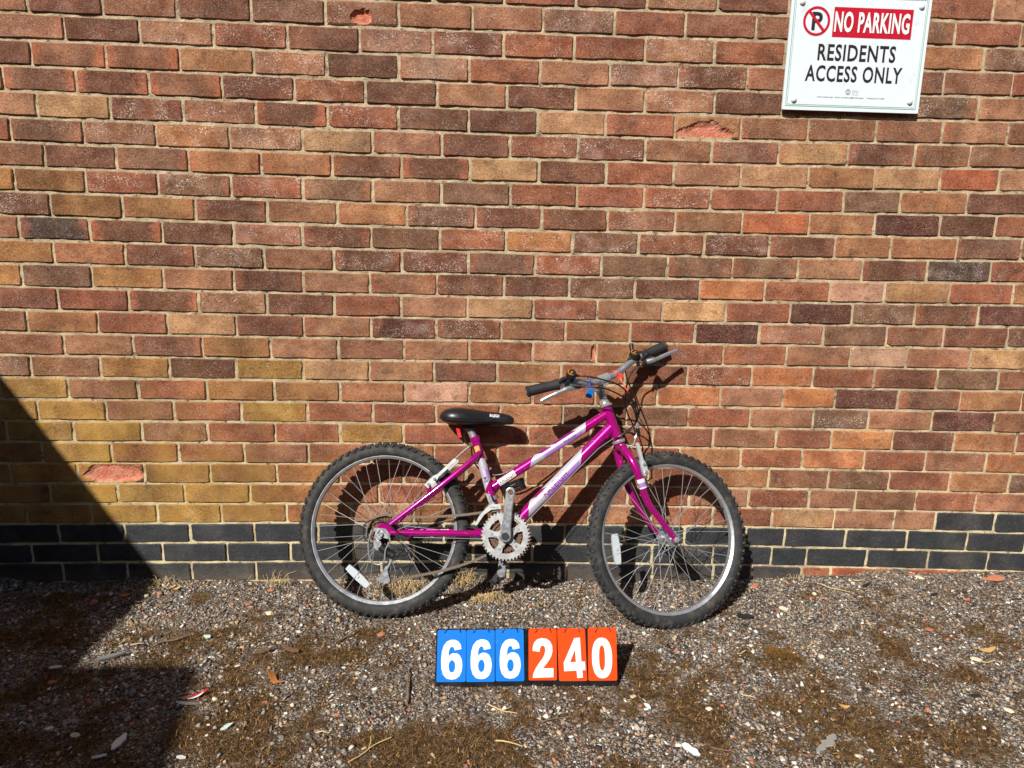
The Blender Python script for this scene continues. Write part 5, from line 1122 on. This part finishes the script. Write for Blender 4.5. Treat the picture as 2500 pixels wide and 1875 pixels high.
# chain
def chain_path():
    top = spline([FP(0.3800, 0.0765, WCH), FP(0.25, 0.0560, WCH), FP(0.1077, 0.0450, WCH), FP(0.0100, 0.0500, WCH)], 14)
    wrap = [FP(0.046 * math.cos(math.radians(a)), 0.046 * math.sin(math.radians(a)) + 0.0, WCH) for a in range(100, 275, 12)]
    low = spline([FP(-0.004, -0.046, WCH), FP(0.020, -0.060, 0.05), FP(0.040, -0.085, 0.055), FP(0.030, -0.120, 0.055), FP(0.022, -0.150, 0.055), FP(0.036, -0.163, 0.055), FP(0.0538, -0.1560, 0.052), FP(0.1015, -0.1450, 0.048), FP(0.2083, -0.1200, WCH), FP(0.2963, -0.0900, WCH), FP(0.350, -0.0640, WCH)], 10)
    rw = [CC + BNN * 0.048 + (BH * math.cos(math.radians(a)) + BUP * math.sin(math.radians(a))) * 0.079 for a in range(-128, -252 - 1, -10)]
    return top + wrap + low
def resample(P_, st):
    out = [P_[0]]; acc = 0; last = P_[0]
    for q in P_[1:]:
        d = (q - last).length
        while acc + d >= st:
            t = (st - acc) / d; last = last.lerp(q, t); out.append(last.copy()); d = (q - last).length; acc = 0
        acc += d; last = q
    return out
CP = resample(chain_path(), 0.0100); mb = MB()
for i in range(len(CP) - 1):
    a, b = CP[i], CP[i + 1]; d = (b - a).normalized(); e = (BNN - d * BNN.dot(d)).normalized(); g = d.cross(e); wd = 0.0034 if i % 2 else 0.0022
    for s_ in (1, -1): mb.box((a + b) / 2 + e * s_ * wd, (d, g, e), (0.0072, 0.0036 if i % 2 else 0.0040, 0.0006))
    mb.tube([a - e * 0.0042, a + e * 0.0042], 0.0026, 6)
mb.build('chain', M_CHN, bike, smooth=False)
cas = None
for i, (r, z) in enumerate(((0.050, 0.030), (0.046, 0.034), (0.042, 0.038), (0.037, 0.042), (0.032, 0.046), (0.027, 0.050))):
    o = ring_teeth(0.012, r, int(r * 520), 0.0018, FP(0, 0, z), M_RUST, 'cassette' if cas is None else 'sprocket', bike if cas is None else cas, i * 0.1); cas = cas or o
# rear derailleur
mb = MB(); mb.plate([(-0.020, 0.008), (0.018, 0.006), (0.034, -0.012), (0.030, -0.026), (0.010, -0.022), (-0.004, -0.034), (-0.022, -0.020)], FP(0, 0, 0.066), BH, BUP, 0.004)
mb.cyl(FP(0.004, -0.012, 0.068), FP(0.004, -0.012, 0.077), 0.0075, 12); mb.cyl(FP(-0.008, -0.002, 0.068), FP(-0.008, -0.002, 0.075), 0.006, 6); rd = mb.build('rear_derailleur', M_ALU, bike, smooth=False)
mb = MB(); mb.plate([(-0.016, -0.030), (0.006, -0.034), (0.014, -0.054), (-0.004, -0.062), (-0.014, -0.054)], FP(0, 0, 0.070), BH, BUP, 0.012); mb.build('linkage', M_ALU, rd, smooth=False)
mb = MB(); mb.tube([FP(0.004, -0.050, 0.068), FP(0.030, -0.070, 0.066), FP(0.052, -0.078, 0.064)], [0.012, 0.013, 0.012], 10); mb.cyl(FP(0.046, -0.074, 0.070), FP(0.046, -0.074, 0.080), 0.0055, 12); mb.build('pivot_body', M_BLP, rd)
mb = MB(); mb.plate([(0.034, -0.088), (0.044, -0.094), (0.030, -0.122), (0.041, -0.158), (0.036, -0.165), (0.014, -0.164), (-0.007, -0.155), (0.008, -0.149), (0.014, -0.130), (0.022, -0.116)], FP(0, 0, 0.062), BH, BUP, 0.0025); mb.plate([(0.034, -0.088), (0.044, -0.094), (0.030, -0.122), (0.041, -0.158), (0.014, -0.160), (0.014, -0.130)], FP(0, 0, 0.049), BH, BUP, 0.002); mb.build('cage', M_ALU, rd, smooth=False)
ring_teeth(0.004, 0.0165, 10, 0.004, FP(0.026, -0.148, 0.0555), M_BLP, 'jockey_wheel', rd)
mb = MB(); gp = [(-0.0224, 0.003), (-0.0310, -0.0331), (-0.0300, -0.060), (-0.0252, -0.083), (-0.014, -0.099), (0.002, -0.1051), (0.016, -0.101), (0.0231, -0.0900), (0.025, -0.0581), (0.0373, -0.0305), (0.0300, -0.0080)]
mb.tube(spline([FP(u, v, 0.082) for u, v in gp], 4), 0.0028, 8); mb.build('guard', M_CHR, rd)
# front derailleur
mb = MB(); mb.tube([FP(0.3560, 0.1195, 0.0), FP(0.3600, 0.1080, 0.0)], 0.0170, 16); fd = mb.build('front_derailleur', M_ALU, bike)
mb = MB(); mb.plate([(0.333, 0.130), (0.350, 0.126), (0.358, 0.104), (0.366, 0.098), (0.372, 0.084), (0.352, 0.082), (0.345, 0.100)], FP(0, 0, 0.030), BH, BUP, 0.016); mb.build('linkage', M_CHR, fd, smooth=False)
mb = MB(); mb.plate([(0.384, 0.096), (0.388, 0.082), (0.356, 0.078), (0.334, 0.062), (0.310, 0.026), (0.303, 0.028), (0.318, 0.058), (0.340, 0.084), (0.356, 0.096)], FP(0, 0, 0.058), BH, BUP, 0.002); mb.plate([(0.384, 0.094), (0.388, 0.082), (0.356, 0.078), (0.334, 0.062), (0.310, 0.026), (0.303, 0.028), (0.318, 0.058), (0.340, 0.084), (0.356, 0.094)], FP(0, 0, 0.042), BH, BUP, 0.002); mb.build('cage', M_WAL, fd, smooth=False)
v, f = text2d('SHIMANO', 0.026, 0.0045, 0.01); flat_obj('lettering', v, f, FP(0.353, 0.0835, 0.0596), BH, BUP, M_GST, fd)

# --- brakes
def vbrake(c0, c1, nrm, par, near_=True):
    c0, c1 = Vector(c0), Vector(c1); d = (c1 - c0); L = d.length; d = d.normalized(); nrm = Vector(nrm).normalized(); t = nrm.cross(d); mb = MB()
    mb.plate([(-0.010, -0.008), (0.014, -0.010), (0.030, -0.0085), (0.040, -0.0045), (L, -0.005), (L + 0.006, 0.0), (L, 0.006), (0.044, 0.005), (0.032, 0.0095), (0.012, 0.010), (-0.010, 0.008)], c0, d, t, 0.009); o = mb.build('brake_arm', M_WAL, par, smooth=False)
    mb = MB(); mb.cyl(c0 + nrm * 0.004, c0 + nrm * 0.010, 0.0055, 10); mb.cyl(c0 + d * 0.026 + nrm * 0.004, c0 + d * 0.026 + nrm * 0.011, 0.0050, 6); mb.build('bolt', M_CHR, o)
    p = c0 + d * 0.026 - nrm * 0.012; h2 = t; mb = MB(); mb.box(p, (d.cross(nrm), d, nrm), (0.030, 0.0055, 0.008)); mb.build('brake_pad', M_BLP, o, smooth=False)
    return o
mb = MB(); mb.tube([FP(0.152, 0.124, 0.046), FP(0.145, 0.150, 0.050)], [0.008, 0.007], 10); mb.build('brake_boss', M_MAG, frame)
rb = vbrake(FP(0.148, 0.152, 0.052), FP(0.2300, 0.2330, 0.050), BNN, bike); vbrake(FP(0.148, 0.152, -0.052), FP(0.2300, 0.2330, -0.030), -BNN, bike)
mb = MB(); mb.tube(spline([FP(0.2204, 0.2282, 0.045), FP(0.232, 0.242, 0.03), FP(0.2540, 0.2660, 0.01), FP(0.276, 0.2860, 0.0)], 5), 0.0022, 8); mb.build('brake_cable', M_WAL, rb)
mb = MB(); mb.tube([FP(0.276, 0.2870, -0.006), FP(0.276, 0.2870, 0.012)], 0.0075, 12); mb.build('cable_stop', M_RUST, rb)
fb = vbrake((0.4175, -0.232, 0.497), (0.394, -0.203, 0.581), FN, bike); vbrake((0.3935, -0.141, 0.468), (0.378, -0.116, 0.551), -FN, bike)
mb = MB(); mb.tube(spline([(0.399, -0.155, 0.639), (0.402, -0.160, 0.615), (0.395, -0.165, 0.593), (0.387, -0.180, 0.574), (0.367, -0.180, 0.567)], 5), 0.0026, 8); mb.tube([(0.399, -0.155, 0.642), (0.4005, -0.157, 0.630)], 0.0052, 10); mb.build('noodle', M_CHR, fb)
mb = MB(); mb.box((0.404, -0.160, 0.612), ((1, 0, 0.2), (0, 1, 0), (-0.2, 0, 1)), (0.006, 0.005, 0.012)); mb.build('cable_boot', M_BLP, fb, smooth=False)
# --- cables
def cable(pts, r=0.0024, mat=None): mb = MB(); mb.tube(spline(pts, 6), r, 8); return mb.build('cable', mat or M_CAB, bike)
cable([(0.2, -0.177, 0.797), (0.236, -0.18, 0.795), (0.281, -0.175, 0.785), (0.337, -0.165, 0.764), (0.377, -0.155, 0.722), (0.397, -0.15, 0.676), (0.399, -0.155, 0.641)])
cable([(0.214, -0.199, 0.768), (0.251, -0.205, 0.766), (0.291, -0.2, 0.759), (0.353, -0.185, 0.726), (0.387, -0.17, 0.681), (0.394, -0.16, 0.642), (0.375, -0.15, 0.616), (0.346, -0.145, 0.591), (0.327, -0.148, 0.585)])
cable([(0.371, -0.086, 0.836), (0.364, -0.09, 0.81), (0.374, -0.1, 0.77), (0.395, -0.11, 0.722), (0.41, -0.115, 0.677), (0.408, -0.12, 0.641), (0.389, -0.125, 0.61), (0.357, -0.135, 0.592)])
cable([(0.417, -0.108, 0.825), (0.388, -0.11, 0.807), (0.372, -0.12, 0.779), (0.364, -0.12, 0.742), (0.367, -0.11, 0.699), (0.385, -0.085, 0.650), (0.408, -0.065, 0.610), (0.418, -0.070, 0.575), (0.400, -0.09, 0.585), (0.362, -0.10, 0.610)])
cable([(0.327, -0.148, 0.585), (0.286, -0.16, 0.560), (0.25, -0.167, 0.528), FP(0.49, 0.062, 0.02), FP(0.43, 0.00, 0.02)], 0.0011, M_SPK)
cable([FP(0.40, -0.018, 0.03), FP(0.30, -0.016, 0.055), FP(0.108, -0.0185, 0.058)], 0.0010, M_SPK)
cable([FP(*q, 0.072) for q in ((-0.020, -0.042), (-0.0436, -0.0301), (-0.0525, -0.0032), (-0.0468, 0.0204), (-0.0235, 0.033), (0.0006, 0.0319), (0.0294, 0.0193), (0.0587, -0.0031))] + [FP(0.096, -0.0185, 0.060)])
cable([FP(0.276, 0.287, 0), FP(0.285, 0.235, -0.02), FP(0.32, 0.20, -0.03), FP(0.40, 0.20, -0.02), FP(0.60, 0.335, -0.016)])

# --- tags tied to the handlebar
tgo = empty('blue_tag', (0.238, -0.155, 0.722), 'blue plastic tag hanging from the handlebar beside the stem', 'tag')
mb = MB(); mb.box((0.2395, -0.158, 0.7370), ((0.95, 0, -0.25), (0, 1, 0.2), (0.27, -0.2, 0.95)), (0.0098, 0.0022, 0.0150)); mb.build('tag_body', M_TAGB, tgo, smooth=False)
mb = MB(); c = Vector((0.2385, -0.142, 0.769)); mb.tube(spline([(0.2365, -0.158, 0.751), (0.2375, -0.160, 0.766), (0.2385, -0.152, 0.783), (0.2395, -0.136, 0.784), (0.2390, -0.128, 0.768), (0.2380, -0.140, 0.752), (0.2370, -0.156, 0.750)], 4), 0.0014, 6); mb.build('tag_strap', M_TAGB, tgo)
tro = empty('red_cable_tie', (0.338, -0.13, 0.73), 'red plastic cable tie looped round the handlebar with a hanging tail', 'cable tie')
mb = MB(); c = Vector((0.330, -0.109, 0.794)); e1 = Vector((0.2, -0.75, 0.6)).normalized(); bd2 = (BARP[6] - BARP[4]).normalized(); e1 = (e1 - bd2 * e1.dot(bd2)).normalized(); e2 = bd2.cross(e1)
mb.tube([c + (e1 * math.cos(t) + e2 * math.sin(t)) * 0.0135 + bd2 * 0.004 * math.sin(t) for t in [2 * math.pi * i / 20 for i in range(21)]], 0.0020, 6, cap=False); mb.build('loop', M_TAGR, tro)
mb = MB(); mb.box((0.343, -0.126, 0.789), ((0.7, 0, 0.7), (0, 1, 0), (-0.7, 0, 0.7)), (0.010, 0.003, 0.006)); mb.build('tie_head', M_TAGR, tro, smooth=False)
mb = MB(); mb.tube(spline([(0.342, -0.130, 0.786), (0.348, -0.139, 0.772), (0.360, -0.142, 0.750), (0.374, -0.142, 0.729)], 4), 0.0018, 6, flat=((0, 1, 0), 0.5)); mb.build('tail', M_TAGR, tro)
